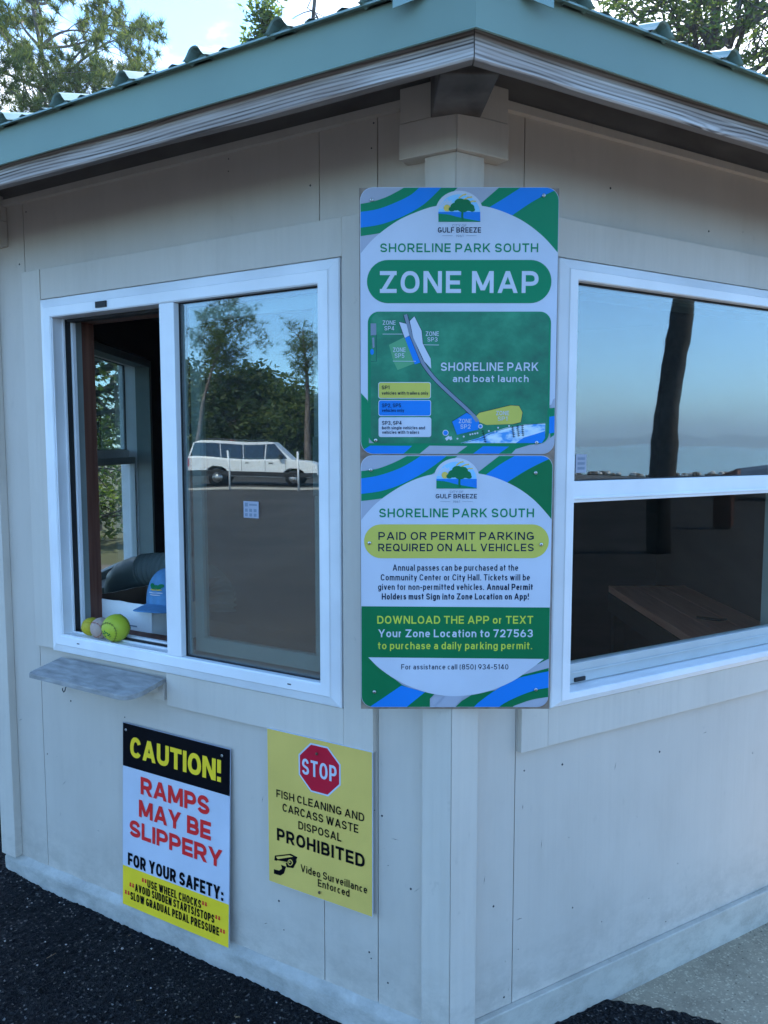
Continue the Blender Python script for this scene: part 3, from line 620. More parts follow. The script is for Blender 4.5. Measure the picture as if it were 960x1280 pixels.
# corner boards, their upper blocks and the low skirting, on every wall
def corner_boards(side):
    b = MB(); e = 'l' if side < 0 else 'r'
    x0, x1 = (0.0004, -0.836) if side < 0 else (0.836, -0.0004)
    wbox(b, x0, x1, 0.0004, 0.030, -0.014, 2.1715, 'trim_paint', e); return b
def corner_block(side):
    b = MB(); e = 'l' if side < 0 else 'r'
    x0, x1 = (0.0005, -0.775) if side < 0 else (0.775, -0.0005)
    wbox(b, x0, x1, 0.0004, 0.044, 2.172, 2.2535, 'trim_paint', e); wbox(b, x0, x1, 0.0004, 0.041, 2.255, 2.335, 'trim_paint', e); return b
for side in (-1, 1):
    cb = corner_boards(side).build('corner_board', kiosk, rz=W_LEFT, bevel=0.002); ck = corner_block(side).build('corner_block', kiosk, rz=W_LEFT, bevel=0.002)
    for a in (W_RIGHT, W_LEFT2, W_BACKRIGHT_SIDE, W_BACK_R, W_BACK_L): copy_part(cb, kiosk, a); copy_part(ck, kiosk, a)
b = MB(); wbox(b, 0, 0, 0.0004, 0.0195, -0.16, -0.0155, 'skirt_paint', 'lr'); sk = b.build('skirting', kiosk, rz=W_RIGHT, bevel=0.003)
for a in (W_LEFT2, W_BACKRIGHT_SIDE, W_BACK_R, W_BACK_L): copy_part(sk, kiosk, a)
# left wall: rough painted concrete upstand instead of the board
V = []; F = []; n = 150; rows = 9
for j in range(rows+1):
    for i in range(n+1):
        t = i/n; z = -0.16+0.147*j/rows
        o_ = 0.021+0.004*noise.noise((t*14, z*20, 0))+0.0025*noise.noise((t*60, z*60, 3))
        if j >= rows-1: z += 0.003*noise.noise((t*25, 0, 5))
        if j == rows: o_ = -0.004
        V.append(((2*t-1)*(AP+o_)*T30, -(AP+o_), z))
for j in range(rows):
    for i in range(n): a = j*(n+1)+i; F.append((a, a+1, a+n+2, a+n+1))
b = MB(); b.add(V, F, 'curb_paint', True); b.build('skirting', kiosk, rz=W_LEFT)

# frieze strip under the soffit
b = MB(); wbox(b, 0, 0, 0.0004, 0.018, 2.302, 2.322, 'trim_paint', 'lr'); wbox(b, 0, 0, 0.0004, 0.012, 2.3225, 2.43, 'soffit_wood', 'lr'); fz = b.build('frieze', kiosk, rz=W_LEFT)
for a in (W_RIGHT, W_LEFT2, W_BACKRIGHT_SIDE, W_BACK_R, W_BACK_L): copy_part(fz, kiosk, a)

# eaves
SL = 0.33; YE = 1.932; ZE = 2.345; APEX = ZE+YE*SL
def eave(name, y0, y1, z0, z1, mat, bev=0.0):
    b = MB(); b.box(0, 0, -y0, -y1, z0, z1, mat, T30, -T30); o = b.build(name, kiosk, rz=W_LEFT, bevel=bev)
    for a in (W_RIGHT, W_LEFT2, W_BACKRIGHT_SIDE, W_BACK_R, W_BACK_L): copy_part(o, kiosk, a)
def metal_fascia():
    b = MB(); P = [(1.914, 2.2545), (1.9165, 2.251), (1.9135, 2.2495), (1.910, 2.253), (1.910, 2.350), (1.914, 2.350)]   # hemmed drip edge
    V = []
    for sg in (-1, 1): V += [(sg*y*T30, -y, z) for y, z in P]
    n = len(P); F = [(i, (i+1) % n, n+(i+1) % n, n+i) for i in range(n)]+[tuple(range(n))[::-1], tuple(range(n, 2*n))]
    return b.add(V, F, 'teal_metal')
o = metal_fascia().build('fascia', kiosk, rz=W_LEFT)
for a in (W_RIGHT, W_LEFT2, W_BACKRIGHT_SIDE, W_BACK_R, W_BACK_L): copy_part(o, kiosk, a)
def wood_fascia(seed):
    # slightly bowed, dried-out board
    V = []; F = []; n = 24; rnd = random.Random(seed)
    for i in range(n+1):
        t = i/n*2-1; dz = 0.004*noise.noise((t*2.3, seed, 0)); dy = 0.003*noise.noise((t*1.7, seed, 9))
        g = 0.0015 if i in (0, n) else 0
        for y, z in ((1.894+dy, 2.206+dz), (1.8975+dy, 2.2095+dz), (1.894+dy, 2.300), (1.875, 2.300), (1.875, 2.206+dz)):
            V.append((t*(y*T30-0.0012), -y, z))
    for i in range(n):
        for k in range(5): a = i*5+k; c = i*5+(k+1) % 5; F.append((a, c, c+5, a+5))
    F += [tuple(range(5))[::-1], tuple(n*5+k for k in range(5))]
    F = [f[::-1] for f in F]
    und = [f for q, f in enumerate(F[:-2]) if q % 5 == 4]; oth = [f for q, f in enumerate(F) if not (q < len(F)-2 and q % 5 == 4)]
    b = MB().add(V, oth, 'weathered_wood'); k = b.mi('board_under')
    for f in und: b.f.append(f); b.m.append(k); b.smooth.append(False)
    return b
for i, a in enumerate((W_LEFT, W_RIGHT, W_LEFT2, W_BACKRIGHT_SIDE, W_BACK_R, W_BACK_L)): wood_fascia(i*3.1+1).build('eave_board', kiosk, rz=a)
# roof deck underside
b = MB(); hexp = [(math.cos(R(270+60*k)), math.sin(R(270+60*k))) for k in range(6)]; re = 1.905/math.cos(R(30))
V = [(x*re, y*re, ZE-0.012) for x, y in hexp]+[(0, 0, APEX-0.03)]+[(x*re, y*re, ZE-0.03) for x, y in hexp]+[(0, 0, APEX-0.05)]
F = [(k, (k+1) % 6, 6) for k in range(6)]+[(7+(k+1) % 6, 7+k, 13) for k in range(6)]+[((k+1) % 6, k, 7+k, 7+(k+1) % 6) for k in range(6)]
b.add(V, F, 'soffit_wood'); b.build('roof_deck', kiosk)
# hip beams showing under the eave corners
def hip_beam():
    b = MB(); hw = 0.058; r0, r1 = 2.125, 1.70
    z0, z1 = 2.209, 2.209+0.14*(r0-r1)
    b.hexa([(-hw, -r0, z0), (hw, -r0, z0), (hw, -r1, z1), (-hw, -r1, z1), (-hw, -r0, z0+0.11), (hw, -r0, z0+0.11), (hw, -r1, z1+0.11), (-hw, -r1, z1+0.11)], 'stained_beam'); return b
hb = hip_beam().build('hip_beam', kiosk, bevel=0.004)
for k in range(1, 6): copy_part(hb, kiosk, R(60*k))
# ribbed metal roof
def roof_panel(shift):
    b = MB(); e = YE*T30
    b.add([(-e, -YE, ZE), (e, -YE, ZE), (0, 0, APEX), (-e, -YE, ZE-0.004), (e, -YE, ZE-0.004), (0, 0, APEX-0.004)], [(0, 1, 2), (4, 3, 5), (0, 3, 4, 1)], 'teal_roof')
    k = -6
    while k < 7:
        x = shift+0.2275*k; k += 1
        if abs(x) > e-0.05: continue
        y1 = -abs(x)/T30-0.02; z1 = ZE+(YE+y1)*SL
        if YE+y1 < 0.05: continue
        prof = [(-0.034, 0.0), (-0.028, 0.002), (-0.021, 0.010), (-0.014, 0.020), (-0.007, 0.0245), (0.0, 0.0255), (0.007, 0.0245), (0.014, 0.020), (0.021, 0.010), (0.028, 0.002), (0.034, 0.0)]
        yf = -YE-0.012
        V = [(x+px, yf, ZE+pz+0.001-0.012*SL) for px, pz in prof]+[(x+px, y1, z1+pz+0.001) for px, pz in prof]; n = len(prof)
        F = [(i, i+1, n+i+1, n+i) for i in range(n-1)]
        # sheet end, turned inside out a few mm behind so the hump reads as an open corrugation
        V += [(x+px*0.92, yf+0.004, ZE+pz*0.9-0.003) for px, pz in prof]; F += [(2*n+i+1, 2*n+i, i, i+1)[::-1] for i in range(n-1)]
        V += [(x+px*0.92, yf+0.03, ZE+pz*0.9-0.003) for px, pz in prof]; F += [(3*n+i+1, 3*n+i, 2*n+i, 2*n+i+1)[::-1] for i in range(n-1)]; F += [tuple(3*n+i for i in range(n))]
        b.add(V, F, 'teal_roof')
        for q in (-0.075, 0.075):                       # low stiffening beads between the ribs
            xx = x+q
            if abs(xx) < e-0.04:
                y2 = -abs(xx)/T30-0.02; z2 = ZE+(YE+y2)*SL
                b.add([(xx-0.014, -YE-0.001, ZE+0.0008), (xx, -YE-0.001, ZE+0.006), (xx+0.014, -YE-0.001, ZE+0.0008), (xx-0.014, y2, z2+0.0008), (xx, y2, z2+0.006), (xx+0.014, y2, z2+0.0008)], [(0, 1, 4, 3), (1, 2, 5, 4)], 'teal_roof')
    return b
rp1 = roof_panel(-0.006).build('roof_panel', kiosk, rz=W_LEFT); roof_panel(0.036).build('roof_panel', kiosk, rz=W_RIGHT)
for a in (W_LEFT2, W_BACKRIGHT_SIDE, W_BACK_R, W_BACK_L): copy_part(rp1, kiosk, a)
def hip_cap():
    b = MB(); nl_ = Vector((math.cos(R(300)), math.sin(R(300))))
    def zof(x, y): return APEX-SL*max(x*nl_.x+y*nl_.y, -x*nl_.x+y*nl_.y)
    V = []; cs = ((-0.150, 0.004), (-0.122, 0.010), (-0.03, 0.030), (0, 0.034), (0.03, 0.030), (0.122, 0.010), (0.150, 0.004)); n = len(cs)
    for th in (0.0, -0.002):
        for r, k in ((2.165, 1.0), (0.12, 0.25)):
            for x, dz in cs: V.append((x*k, -r, zof(x*k, -r)+(dz if k == 1 else max(dz, 0.01))+th))
    F = []
    for i in range(n-1):
        F += [(i, i+1, n+i+1, n+i), (2*n+i+1, 2*n+i, 3*n+i, 3*n+i+1), (i+1, i, 2*n+i, 2*n+i+1)]
    F += [(0, n, 3*n, 2*n), (2*n-1, n-1, 3*n-1, 4*n-1)]
    b.add(V, F, 'teal_roof'); fl = []
    for dy in (-0.0015, 0.0):                           # end of the cap folded down over the eave
        for dr in (0.0, -0.036): fl += [(x, -2.1655+dy, zof(x, -2.165)+dz+dr) for x, dz in cs]
    F = [(i, n+i, n+i+1, i+1) for i in range(n-1)]+[(2*n+i+1, 3*n+i+1, 3*n+i, 2*n+i) for i in range(n-1)]+[(n+i, 3*n+i, 3*n+i+1, n+i+1) for i in range(n-1)]
    return b.add(fl, F, 'teal_roof')
hc = hip_cap().build('hip_cap', kiosk)
for k in range(1, 6): copy_part(hc, kiosk, R(60*k))
# inside
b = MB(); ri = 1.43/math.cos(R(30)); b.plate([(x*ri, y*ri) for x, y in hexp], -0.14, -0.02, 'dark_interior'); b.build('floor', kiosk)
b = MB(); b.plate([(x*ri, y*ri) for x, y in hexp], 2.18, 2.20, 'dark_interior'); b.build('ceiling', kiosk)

# ------------------------------------------------------------------ windows
def frame_ring(b, hw, z0, z1, prof, mat, kb=1.0, kt=1.0):
    """profile (inset, front offset) swept round a rectangle, corners mitred; kb, kt scale the inset below and above"""
    V = []; F = []; n = len(prof)
    for ins, off in prof:
        y = -(AP+off)
        V += [(-hw+ins, y, z0+ins*kb), (hw-ins, y, z0+ins*kb), (hw-ins, y, z1-ins*kt), (-hw+ins, y, z1-ins*kt)]
    for i in range(n-1):
        for k in range(4): F.append((i*4+k, i*4+(k+1) % 4, (i+1)*4+(k+1) % 4, (i+1)*4+k))
    return b.add(V, F, mat)
WH, WZ0, WZ1 = 0.590, 0.796, 1.973
FP = [(0.0, 0.001), (0.0, 0.020), (0.003, 0.023), (0.027, 0.031), (0.030, 0.034), (0.058, 0.034), (0.062, 0.031), (0.062, -0.055), (0.02, -0.055)]
def rect_ring(b, x0, x1, z0, z1, wd, oa, ob, mat, wb=None, wt=None):
    wb = wd if wb is None else wb; wt = wd if wt is None else wt
    wbox(b, x0, x1, oa, ob, z0, z0+wb, mat); wbox(b, x0, x1, oa, ob, z1-wt, z1, mat)
    wbox(b, x0, x0+wd, oa, ob, z0+wb, z1-wt, mat); wbox(b, x1-wd, x1, oa, ob, z0+wb, z1-wt, mat)
def liner(win, red):
    b = MB(); yb = -0.089 if red else -0.132
    rect_ring(b, -0.565, 0.565, 0.822, 1.947, 0.036, -0.056, yb, 'reveal_paint')
    b.build('jamb_liner', win)
    if red:
        b = MB(); rect_ring(b, -0.62, 0.62, 0.80, 2.0, 0.091, -0.129, -0.140, 'red_wood', 0.058, 0.09)
        rect_ring(b, -0.5745, 0.5745, 0.8125, 1.9565, 0.0455, -0.0895, -0.1285, 'red_wood')
        b.build('inner_trim', win)
# left wall: horizontal slider, left half open
b = MB(); frame_ring(b, WH, WZ0, WZ1, FP, 'vinyl_white')
# drip groove in the sill and small weep marks
for x in (-0.45, 0.42): wbox(b, x, x+0.012, 0.0342, 0.0348, 0.838, 0.8415, 'nail_dark')
win = b.build('window', kiosk, rz=W_LEFT)
b = MB(); wbox(b, -0.038, 0.021, 0.0325, -0.02, 0.8585, 1.9105, 'vinyl_white'); b.build('mullion', win, bevel=0.002)
b = MB(); wbox(b, 0.0215, 0.5275, 0.010, 0.004, 0.8585, 1.9105, 'window_glass'); b.build('pane', win)
b = MB(); rect_ring(b, 0.0212, 0.5278, 0.8582, 1.9108, 0.0035, 0.0125, 0.0003, 'black_rubber'); b.build('gasket', win)
b = MB(); rect_ring(b, 0.028, 0.512, 0.868, 1.898, 0.036, -0.022, -0.046, 'vinyl_white', 0.045, 0.036); wbox(b, 0.478, 0.500, -0.018, -0.012, 1.36, 1.52, 'vinyl_grey'); b.build('sliding_sash', win, bevel=0.0015)
b = MB(); wbox(b, 0.064, 0.476, -0.033, -0.037, 0.913, 1.862, 'clear_glass'); b.build('sash_pane', win)
b = MB()                                                # tracks of the open half
for oa, ob, d in ((0.028, 0.024, 0.004), (-0.012, -0.018, 0.006), (-0.040, -0.052, 0.016)):
    wbox(b, -0.528, -0.528+d, oa, ob, 0.8583, 1.9107, 'vinyl_white'); wbox(b, -0.5278+d, -0.0385, oa, ob, 0.8583, 0.8583+d*0.8, 'vinyl_white')
wbox(b, -0.528, -0.521, -0.0205, -0.0385, 0.8583, 1.9107, 'black_rubber'); wbox(b, -0.5135, -0.0385, -0.020, -0.038, 0.8583, 0.865, 'black_rubber')
wbox(b, -0.0475, -0.0385, -0.005, -0.05, 0.866, 1.9107, 'black_rubber'); wbox(b, -0.514, -0.048, -0.02, -0.05, 1.902, 1.9107, 'black_rubber')
b.build('track', win)
b = MB(); wbox(b, -0.305, -0.257, 0.0342, 0.0385, 1.9215, 1.940, 'black_rubber'); b.build('latch', win)
b = MB(); wbox(b, 0.254, 0.308, 0.0115, 0.0105, 1.292, 1.339, 'sign_grey')
for i in range(2):
    for k in range(3): wbox(b, 0.259+k*0.016, 0.269+k*0.016, 0.0120, 0.0116, 1.296+i*0.013, 1.305+i*0.013, 'sign_road')
wbox(b, 0.259, 0.270, 0.0120, 0.0116, 1.324, 1.335, 'sign_road'); wbox(b, 0.275, 0.303, 0.0120, 0.0116, 1.327, 1.332, 'sign_road')
b.build('sticker', win)
liner(win, True)
# other walls: single-hung
def hung(rz, rail0, rail1, red, sticker=False):
    b = MB(); P = [(0.0, 0.001), (0.0, 0.020), (0.003, 0.023), (0.027, 0.031), (0.030, 0.034), (0.056, 0.034), (0.059, 0.031), (0.059, -0.055), (0.02, -0.055)]
    frame_ring(b, WH, WZ0, WZ1, P, 'vinyl_white', 0.62, 0.9)
    zi0, zi1 = WZ0+0.059*0.62+0.0005, WZ1-0.059*0.9-0.0005
    win = b.build('window', kiosk, rz=rz)
    b = MB(); wbox(b, -0.5305, 0.5305, 0.024, -0.010, rail0, rail1, 'vinyl_white'); wbox(b, -0.5305, 0.5305, 0.0285, 0.024, rail0+0.008, rail0+0.016, 'vinyl_white'); b.build('meeting_rail', win, bevel=0.002)
    b = MB(); wbox(b, -0.5305, 0.5305, 0.008, 0.002, rail1+0.0005, zi1, 'window_glass'); b.build('pane', win)
    b = MB(); rect_ring(b, -0.5307, 0.5307, rail1, zi1+0.0003, 0.003, 0.0115, 0.0005, 'black_rubber'); b.build('gasket', win)
    b = MB(); wbox(b, -0.530, 0.530, -0.018, -0.046, zi0+0.002, zi0+0.058, 'vinyl_grey'); wbox(b, -0.530, 0.530, -0.014, -0.018, zi0+0.030, zi0+0.036, 'vinyl_grey')
    wbox(b, -0.530, 0.530, -0.020, -0.046, rail0-0.004, rail0+0.03, 'vinyl_grey')
    for s_ in (-1, 1): wbox(b, min(s_*0.530, s_*0.512), max(s_*0.530, s_*0.512), -0.018, -0.046, zi0+0.058, rail0-0.004, 'vinyl_grey')
    wbox(b, -0.47, -0.43, -0.012, -0.018, zi0+0.006, zi0+0.018, 'black_rubber')
    b.build('lower_sash', win, bevel=0.0015)
    b = MB(); wbox(b, -0.512, 0.512, -0.029, -0.034, zi0+0.058, rail0-0.003, 'low_glass'); b.build('lower_pane', win)
    pass
    if sticker:
        b = MB(); wbox(b, -0.506, -0.468, 0.0095, 0.0085, 1.4235, 1.473, 'sign_grey')
        for i in range(3): wbox(b, -0.500, -0.474, 0.0100, 0.0096, 1.432+i*0.013, 1.439+i*0.013, 'sign_road')
        b.build('sticker', win)
    liner(win, red); return win
hung(W_RIGHT, 1.345, 1.402, False, True)
hung(W_LEFT2, 1.400, 1.470, False)

# serving shelf under the open half, its cleat and a hook
sh = thing('serving_shelf', 'weathered grey board shelf with rounded corner under the open window', 'shelf', (HX, HY, 0), W_LEFT)

b = MB(); P = [(-0.552, 0.0)]
P += [(-0.552, 0.118), (-0.545, 0.129)]
P += [(-0.120+0.055*math.sin(R(a)), 0.080+0.055*math.cos(R(a))) for a in range(0, 91, 10)]+[(-0.065, 0.0)]
yb = -(AP+0.0195); dr = -0.17
n = len(P); V = [(x, yb-d, 0.777+dr*d) for x, d in P]+[(x, yb-d, 0.761+dr*d) for x, d in P]
b.add(V, [tuple(range(n)), tuple(range(n, 2*n))[::-1]]+[((i+1) % n, i, i+n, (i+1) % n+n) for i in range(n)], 'shelf_wood'); b.build('board', sh, bevel=0.0015)
b = MB(); wbox(b, -0.115, -0.072, 0.0006, 0.0185, 0.705, 0.7595, 'trim_paint'); b.hexa([(-0.112, yb+0.001, 0.762), (-0.098, yb+0.001, 0.762), (-0.098, yb-0.07, 0.751), (-0.112, yb-0.07, 0.751), (-0.112, yb+0.001, 0.725), (-0.098, yb+0.001, 0.725), (-0.098, yb-0.07, 0.748), (-0.112, yb-0.07, 0.748)][4:]+[(-0.112, yb+0.001, 0.7605), (-0.098, yb+0.001, 0.7605), (-0.098, yb-0.07, 0.7487), (-0.112, yb-0.07, 0.7487)], 'trim_paint'); b.build('bracket', sh)
hk = MB(); x0 = -0.535; yo = -(AP+0.0)
hk.tube([(x0+0.012, yo+0.001, 0.676), (x0+0.012, yo-0.014, 0.676), (x0+0.006, yo-0.020, 0.678), (x0, yo-0.020, 0.672), (x0-0.004, yo-0.020, 0.660), (x0-0.010, yo-0.020, 0.655), (x0-0.016, yo-0.020, 0.661), (x0-0.016, yo-0.020, 0.668)], 0.0017, 'nail_dark', 6)
o = hk.build('cup_hook', None, (HX, HY, 0), W_LEFT); tag(o, 'small black metal hook screwed into the wall below the grey shelf', 'hook')

# ------------------------------------------------------------------ signs
LAY = 0.0003
class Sign:
    """printed board; x right, z up, printed face towards -y. pts come in as source coordinates mapped onto the board"""
    def __init__(s, wd, ht, corners, radius, thick, base, edge):
        s.w, s.h = wd, ht; s.H = homography(corners, [(-wd/2, ht/2), (wd/2, ht/2), (wd/2, -ht/2), (-wd/2, -ht/2)])
        s.b = MB(); s.lines = []; s.out = rrect(-wd/2, -ht/2, wd/2, ht/2, radius) if radius else [(-wd/2, -ht/2), (wd/2, -ht/2), (wd/2, ht/2), (-wd/2, ht/2)]
        s.b.slab(s.out, 0, thick, edge); s.n = 0; s.thick = thick
        s.b.sheet(rrect(-wd/2+0.0012, -ht/2+0.0012, wd/2-0.0012, ht/2-0.0012, max(radius-0.001, 0.001)), -LAY, base)
        s.inner = rrect(-wd/2+0.0012, -ht/2+0.0012, wd/2-0.0012, ht/2-0.0012, max(radius-0.001, 0.001))
    def M(s, pts): return [s.H(*p) for p in pts]
    def poly(s, pts, mat, layer, raw=False):
        P = pts if raw else s.M(pts); P = clip(P, s.inner); s.b.sheet(P, s.dep(layer), mat)
    def dep(s, layer):
        s.n += 1; return -LAY*layer-(s.n % 26)*1.0e-5      # no two prints share a plane
    def line(s, pts, wd, mat, layer):
        P = s.M(pts); P = clip(ribbon(P, wd), s.inner); s.b.sheet(P, s.dep(layer), mat)
    def rbox(s, x0, y0, x1, y1, r, mat, layer):
        a, b_ = s.H((x0+x1)/2*0+x0, (y0+y1)/2), s.H(x1, (y0+y1)/2); c, d = s.H((x0+x1)/2, y0), s.H((x0+x1)/2, y1)
        X0, X1, Z1, Z0 = a[0], b_[0], c[1], d[1]; r = min(r, (Z1-Z0)/2-1e-4)
        s.b.sheet(clip(rrect(X0, Z0, X1, Z1, r, 10), s.inner), s.dep(layer), mat); return X0, X1, Z0, Z1
    def txt(s, string, p0, p1, top, mat, off=0.0, layer=6, space=1.0, keep=True):
        """p0 / p1: baseline at the left / right end, top: a point on the capital line over p0"""
        a, b_, t = s.H(*p0), s.H(*p1), s.H(*top); z0 = (a[1]+b_[1])/2
        t_ = MB(); s.lines.append(t_); text(t_, string, a[0], b_[0], z0, z0+(t[1]-a[1]), -LAY*layer, mat, off, space)
    def finish(s, name, label, loc, rz, screws, tilt=0.0, screwmat='steel'):
        o = thing(name, label, 'sign', loc, rz); o.rotation_euler = (tilt, 0, rz)
        s.b.build('panel', o); [t_.build('lettering', o) for t_ in s.lines]
        for p in screws:
            x, z = s.H(*p); c = MB(); c.disc((x, -LAY*15, z), (0, -1, 0), 0.0042, 0.0022, screwmat, 12); c.disc((x, -LAY*15-0.0022, z), (0, -1, 0), 0.0016, 0.0004, 'nail_dark', 8); c.build('screw', o)
        return o
def city_logo(S, cx, cy, wd, flip=1.0):
    """half-dome emblem: rayed sun, oak tree over water and grass; cx,cy centre of its base, wd width, in source coordinates"""
    r = wd/2; hgt = wd*0.66
    dome = lambda k, dy=0: [(cx-r*k, cy+dy)]+[(cx+r*k*math.cos(R(a)), cy-hgt*0.32*k-(hgt*0.68)*k*math.sin(R(a))) for a in range(180, -1, -9)][0:]+[(cx+r*k, cy+dy)]
    S.poly(dome(1.13, wd*0.03), 'sign_white', 5); S.poly(dome(1.0), 'sign_sky', 6)
    sxx, syy = cx-r*0.58, cy-hgt*0.50
    for a in range(0, 181, 15):
        l = r*0.42 if a % 30 == 0 else r*0.36
        S.line([(sxx+r*0.2*math.cos(R(a)), syy-r*0.2*math.sin(R(a))), (sxx+l*math.cos(R(a)), syy-l*math.sin(R(a)))], wd*0.026*S.px, 'sign_white', 7)
    S.poly(ell(sxx, syy, r*0.17, r*0.17, 16), 'sign_gold', 8)
    for k, (x0, y0, x1, y1) in enumerate([(-.02, -.86, .34, -1.0), (.22, -.80, .62, -.90), (.45, -.70, .80, -.74)]):
        S.line([(cx+x0*r, cy+y0*hgt), (cx+(x0+x1)/2*r, cy+(y0+y1)/2*hgt-hgt*0.03), (cx+x1*r, cy+y1*hgt)], wd*0.032*S.px, 'sign_gold', 7)
    S.poly([(cx-r, cy-hgt*0.36), (cx+r, cy-hgt*0.36), (cx+r, cy), (cx-r, cy)], 'sign_blue', 7)
    S.poly([(cx-r, cy-hgt*0.26)]+smooth_line([(cx-r, cy-hgt*0.30), (cx-r*0.5, cy-hgt*0.26), (cx, cy-hgt*0.16), (cx+r, cy-hgt*0.02)])+[(cx+r, cy), (cx-r, cy)], 'sign_green', 8)
    for bx, by, br in [(-.18, .55, .24), (.05, .68, .28), (.30, .66, .26), (.50, .52, .22), (.18, .52, .30), (-.36, .46, .15), (.62, .44, .13)]:
        S.poly(ell(cx+bx*r, cy-by*hgt, br*r, br*r*0.78, 18), 'sign_green_dark', 9)
    S.line([(cx+r*.16, cy-hgt*.45), (cx+r*.13, cy-hgt*.2), (cx+r*.16, cy-hgt*0.05)], wd*0.05*S.px, 'sign_green_dark', 9)

# plywood backing board across the corner, both parking signs screwed to it
SX, SY = 0.1735, 1.8375
ply = MB(); ply.slab([(-0.2295, 0.858), (0.2285, 0.858), (0.2295, 2.086), (-0.2305, 2.086)], 0.0, 0.0095, 'plywood_edge')
o = ply.build('backing_board', None, (SX, SY+0.0035, 0), 0); tag(o, 'bare plywood backing board across the booth corner behind the two parking signs', 'board')

# --- upper sign: zone map
S = Sign(0.457, 0.6105, [(42, 42), (898, 42), (866, 1190), (34, 1190)], 0.030, 0.003, 'sign_grey', 'sign_white'); S.px = 0.457/850
e1 = smooth_line([(30, 116), (95, 104), (160, 82), (235, 42), (250, 30)]); e2 = smooth_line([(30, 150), (110, 138), (185, 112), (260, 75), (310, 30)])
e3 = smooth_line([(30, 218), (130, 202), (230, 165), (320, 112), (405, 30)]); e4 = smooth_line([(30, 254), (140, 236), (250, 196), (370, 122), (478, 30)])
S.poly(e1+e4[::-1], 'sign_green', 2); S.poly(e2+e3[::-1], 'sign_blue', 3)
f1 = [(655, 30), (560, 112), (500, 200), (700, 240), (910, 240), (910, 30)]
S.poly(f1, 'sign_green', 2); S.poly([(748, 30)]+smooth_line([(735, 42), (660, 90), (565, 150), (520, 200)])+[(600, 230)]+smooth_line([(640, 200), (690, 166), (790, 100), (895, 48), (912, 38)])+[(905, 30)], 'sign_blue', 3)
S.poly([(912, 38), (895, 50), (790, 102), (690, 168), (640, 200), (700, 320), (915, 420)], 'sign_green', 3)
S.poly([(20, 310), (38, 330), (60, 318), (38, 360), (20, 360)], 'sign_green', 3)
arch = smooth_line([(30, 342), (100, 262), (200, 188), (300, 143), (375, 122), (470, 114), (560, 122), (640, 142), (740, 188), (830, 258), (905, 345)])
S.poly([(20, 960)]+[(20, 360)]+arch+[(920, 360), (905, 960), (862, 975), (450, 1080), (66, 960), (34, 925)], 'sign_white', 4)
# lower bands
S.poly([(20, 915), (34, 922), (66, 958), (70, 1000), (70, 1142), (850, 1142), (845, 992), (880, 985), (880, 1200), (20, 1200)], 'sign_green', 4)
S.poly([(862, 955), (850, 992), (885, 988), (895, 930)], 'sign_grey', 5)
S.poly([(840, 1030), (890, 1022), (890, 1092), (800, 1110)], 'sign_blue', 5)
S.poly([(820, 1142), (875, 1100), (885, 1135), (880, 1200), (670, 1200), (700, 1168), (760, 1150)], 'sign_grey', 5)
S.poly([(30, 1180), (75, 1153), (255, 1154), (205, 1200), (30, 1200)], 'sign_blue', 5); S.poly([(330, 1153), (492, 1155), (430, 1200), (272, 1200)], 'sign_grey', 5); S.poly([(560, 1155), (672, 1157), (610, 1200), (500, 1200)], 'sign_blue', 5)
city_logo(S, 467, 192, 180)
S.txt('CITY OF', (436, 213), (497, 213), (436, 202), 'sign_road', 0.0); S.txt('GULF BREEZE', (374, 238), (559, 238), (374, 215), 'sign_navy', 0.018)
S.txt('1961', (451, 257), (483, 257), (451, 247), 'sign_road', 0.0); S.line([(394, 251), (438, 251)], 0.0007, 'sign_road', 6); S.line([(496, 251), (540, 251)], 0.0007, 'sign_road', 6)
S.txt('SHORELINE PARK SOUTH', (126, 322), (804, 322), (126, 284), 'sign_green', 0.016, space=1.08)
S.rbox(68, 355, 860, 541, 0.06, 'sign_green', 5); S.txt('ZONE MAP', (123, 497), (803, 497), (123, 403), 'sign_white', 0.022, space=1.08)
# map field
S.rbox(68, 577, 850, 1146, 0.026, 'sign_green', 5); S.rbox(80, 580, 842, 1143, 0.024, 'map_green', 6)
S.poly([(160, 720), (232, 684), (250, 690), (268, 800), (196, 828), (178, 790)], 'sign_sage', 7)
wp = [(462, 1142), (540, 1120), (580, 1100), (660, 1076), (740, 1062), (828, 1056), (826, 1110), (812, 1142)]; S.poly(wp, 'map_water', 7)
S.poly([(700, 1142), (735, 1118), (780, 1105), (826, 1090), (826, 1120), (812, 1142)], 'sign_blue', 8)
S.line(smooth_line([(470, 1142), (545, 1124), (600, 1098), (680, 1074), (760, 1062), (828, 1058)]), 0.0009, 'sign_black', 8)
road = smooth_line([(232, 590), (245, 640), (268, 715), (300, 790), (350, 860), (420, 930), (485, 990), (535, 1040)])
S.line(road, 0.0105, 'sign_navy', 8); S.line(road, 0.0078, 'sign_road', 9)
def outlined(pts, mat, wdl=0.0014, lay=9):
    S.line(pts+[pts[0], pts[1]], wdl*1.6, 'sign_navy', lay); S.poly(pts, mat, lay+1)
outlined([(204, 622), (235, 630), (248, 680), (228, 690)], 'sign_white'); outlined([(228, 690), (248, 682), (294, 796), (270, 804)], 'sign_blue')
outlined([(250, 618), (270, 598), (300, 660), (305, 715), (338, 780), (340, 822), (310, 790), (285, 735), (265, 690)], 'sign_white')
outlined([(428, 1050), (490, 1012), (545, 1042), (540, 1084), (448, 1106)], 'sign_blue')
outlined([(545, 1012), (680, 980), (715, 982), (730, 1010), (722, 1052), (690, 1060), (575, 1064), (545, 1052), (528, 1030)], 'sign_olive')
S.poly([(500, 1010), (525, 1018), (545, 1045), (530, 1052)], 'sign_road', 10)
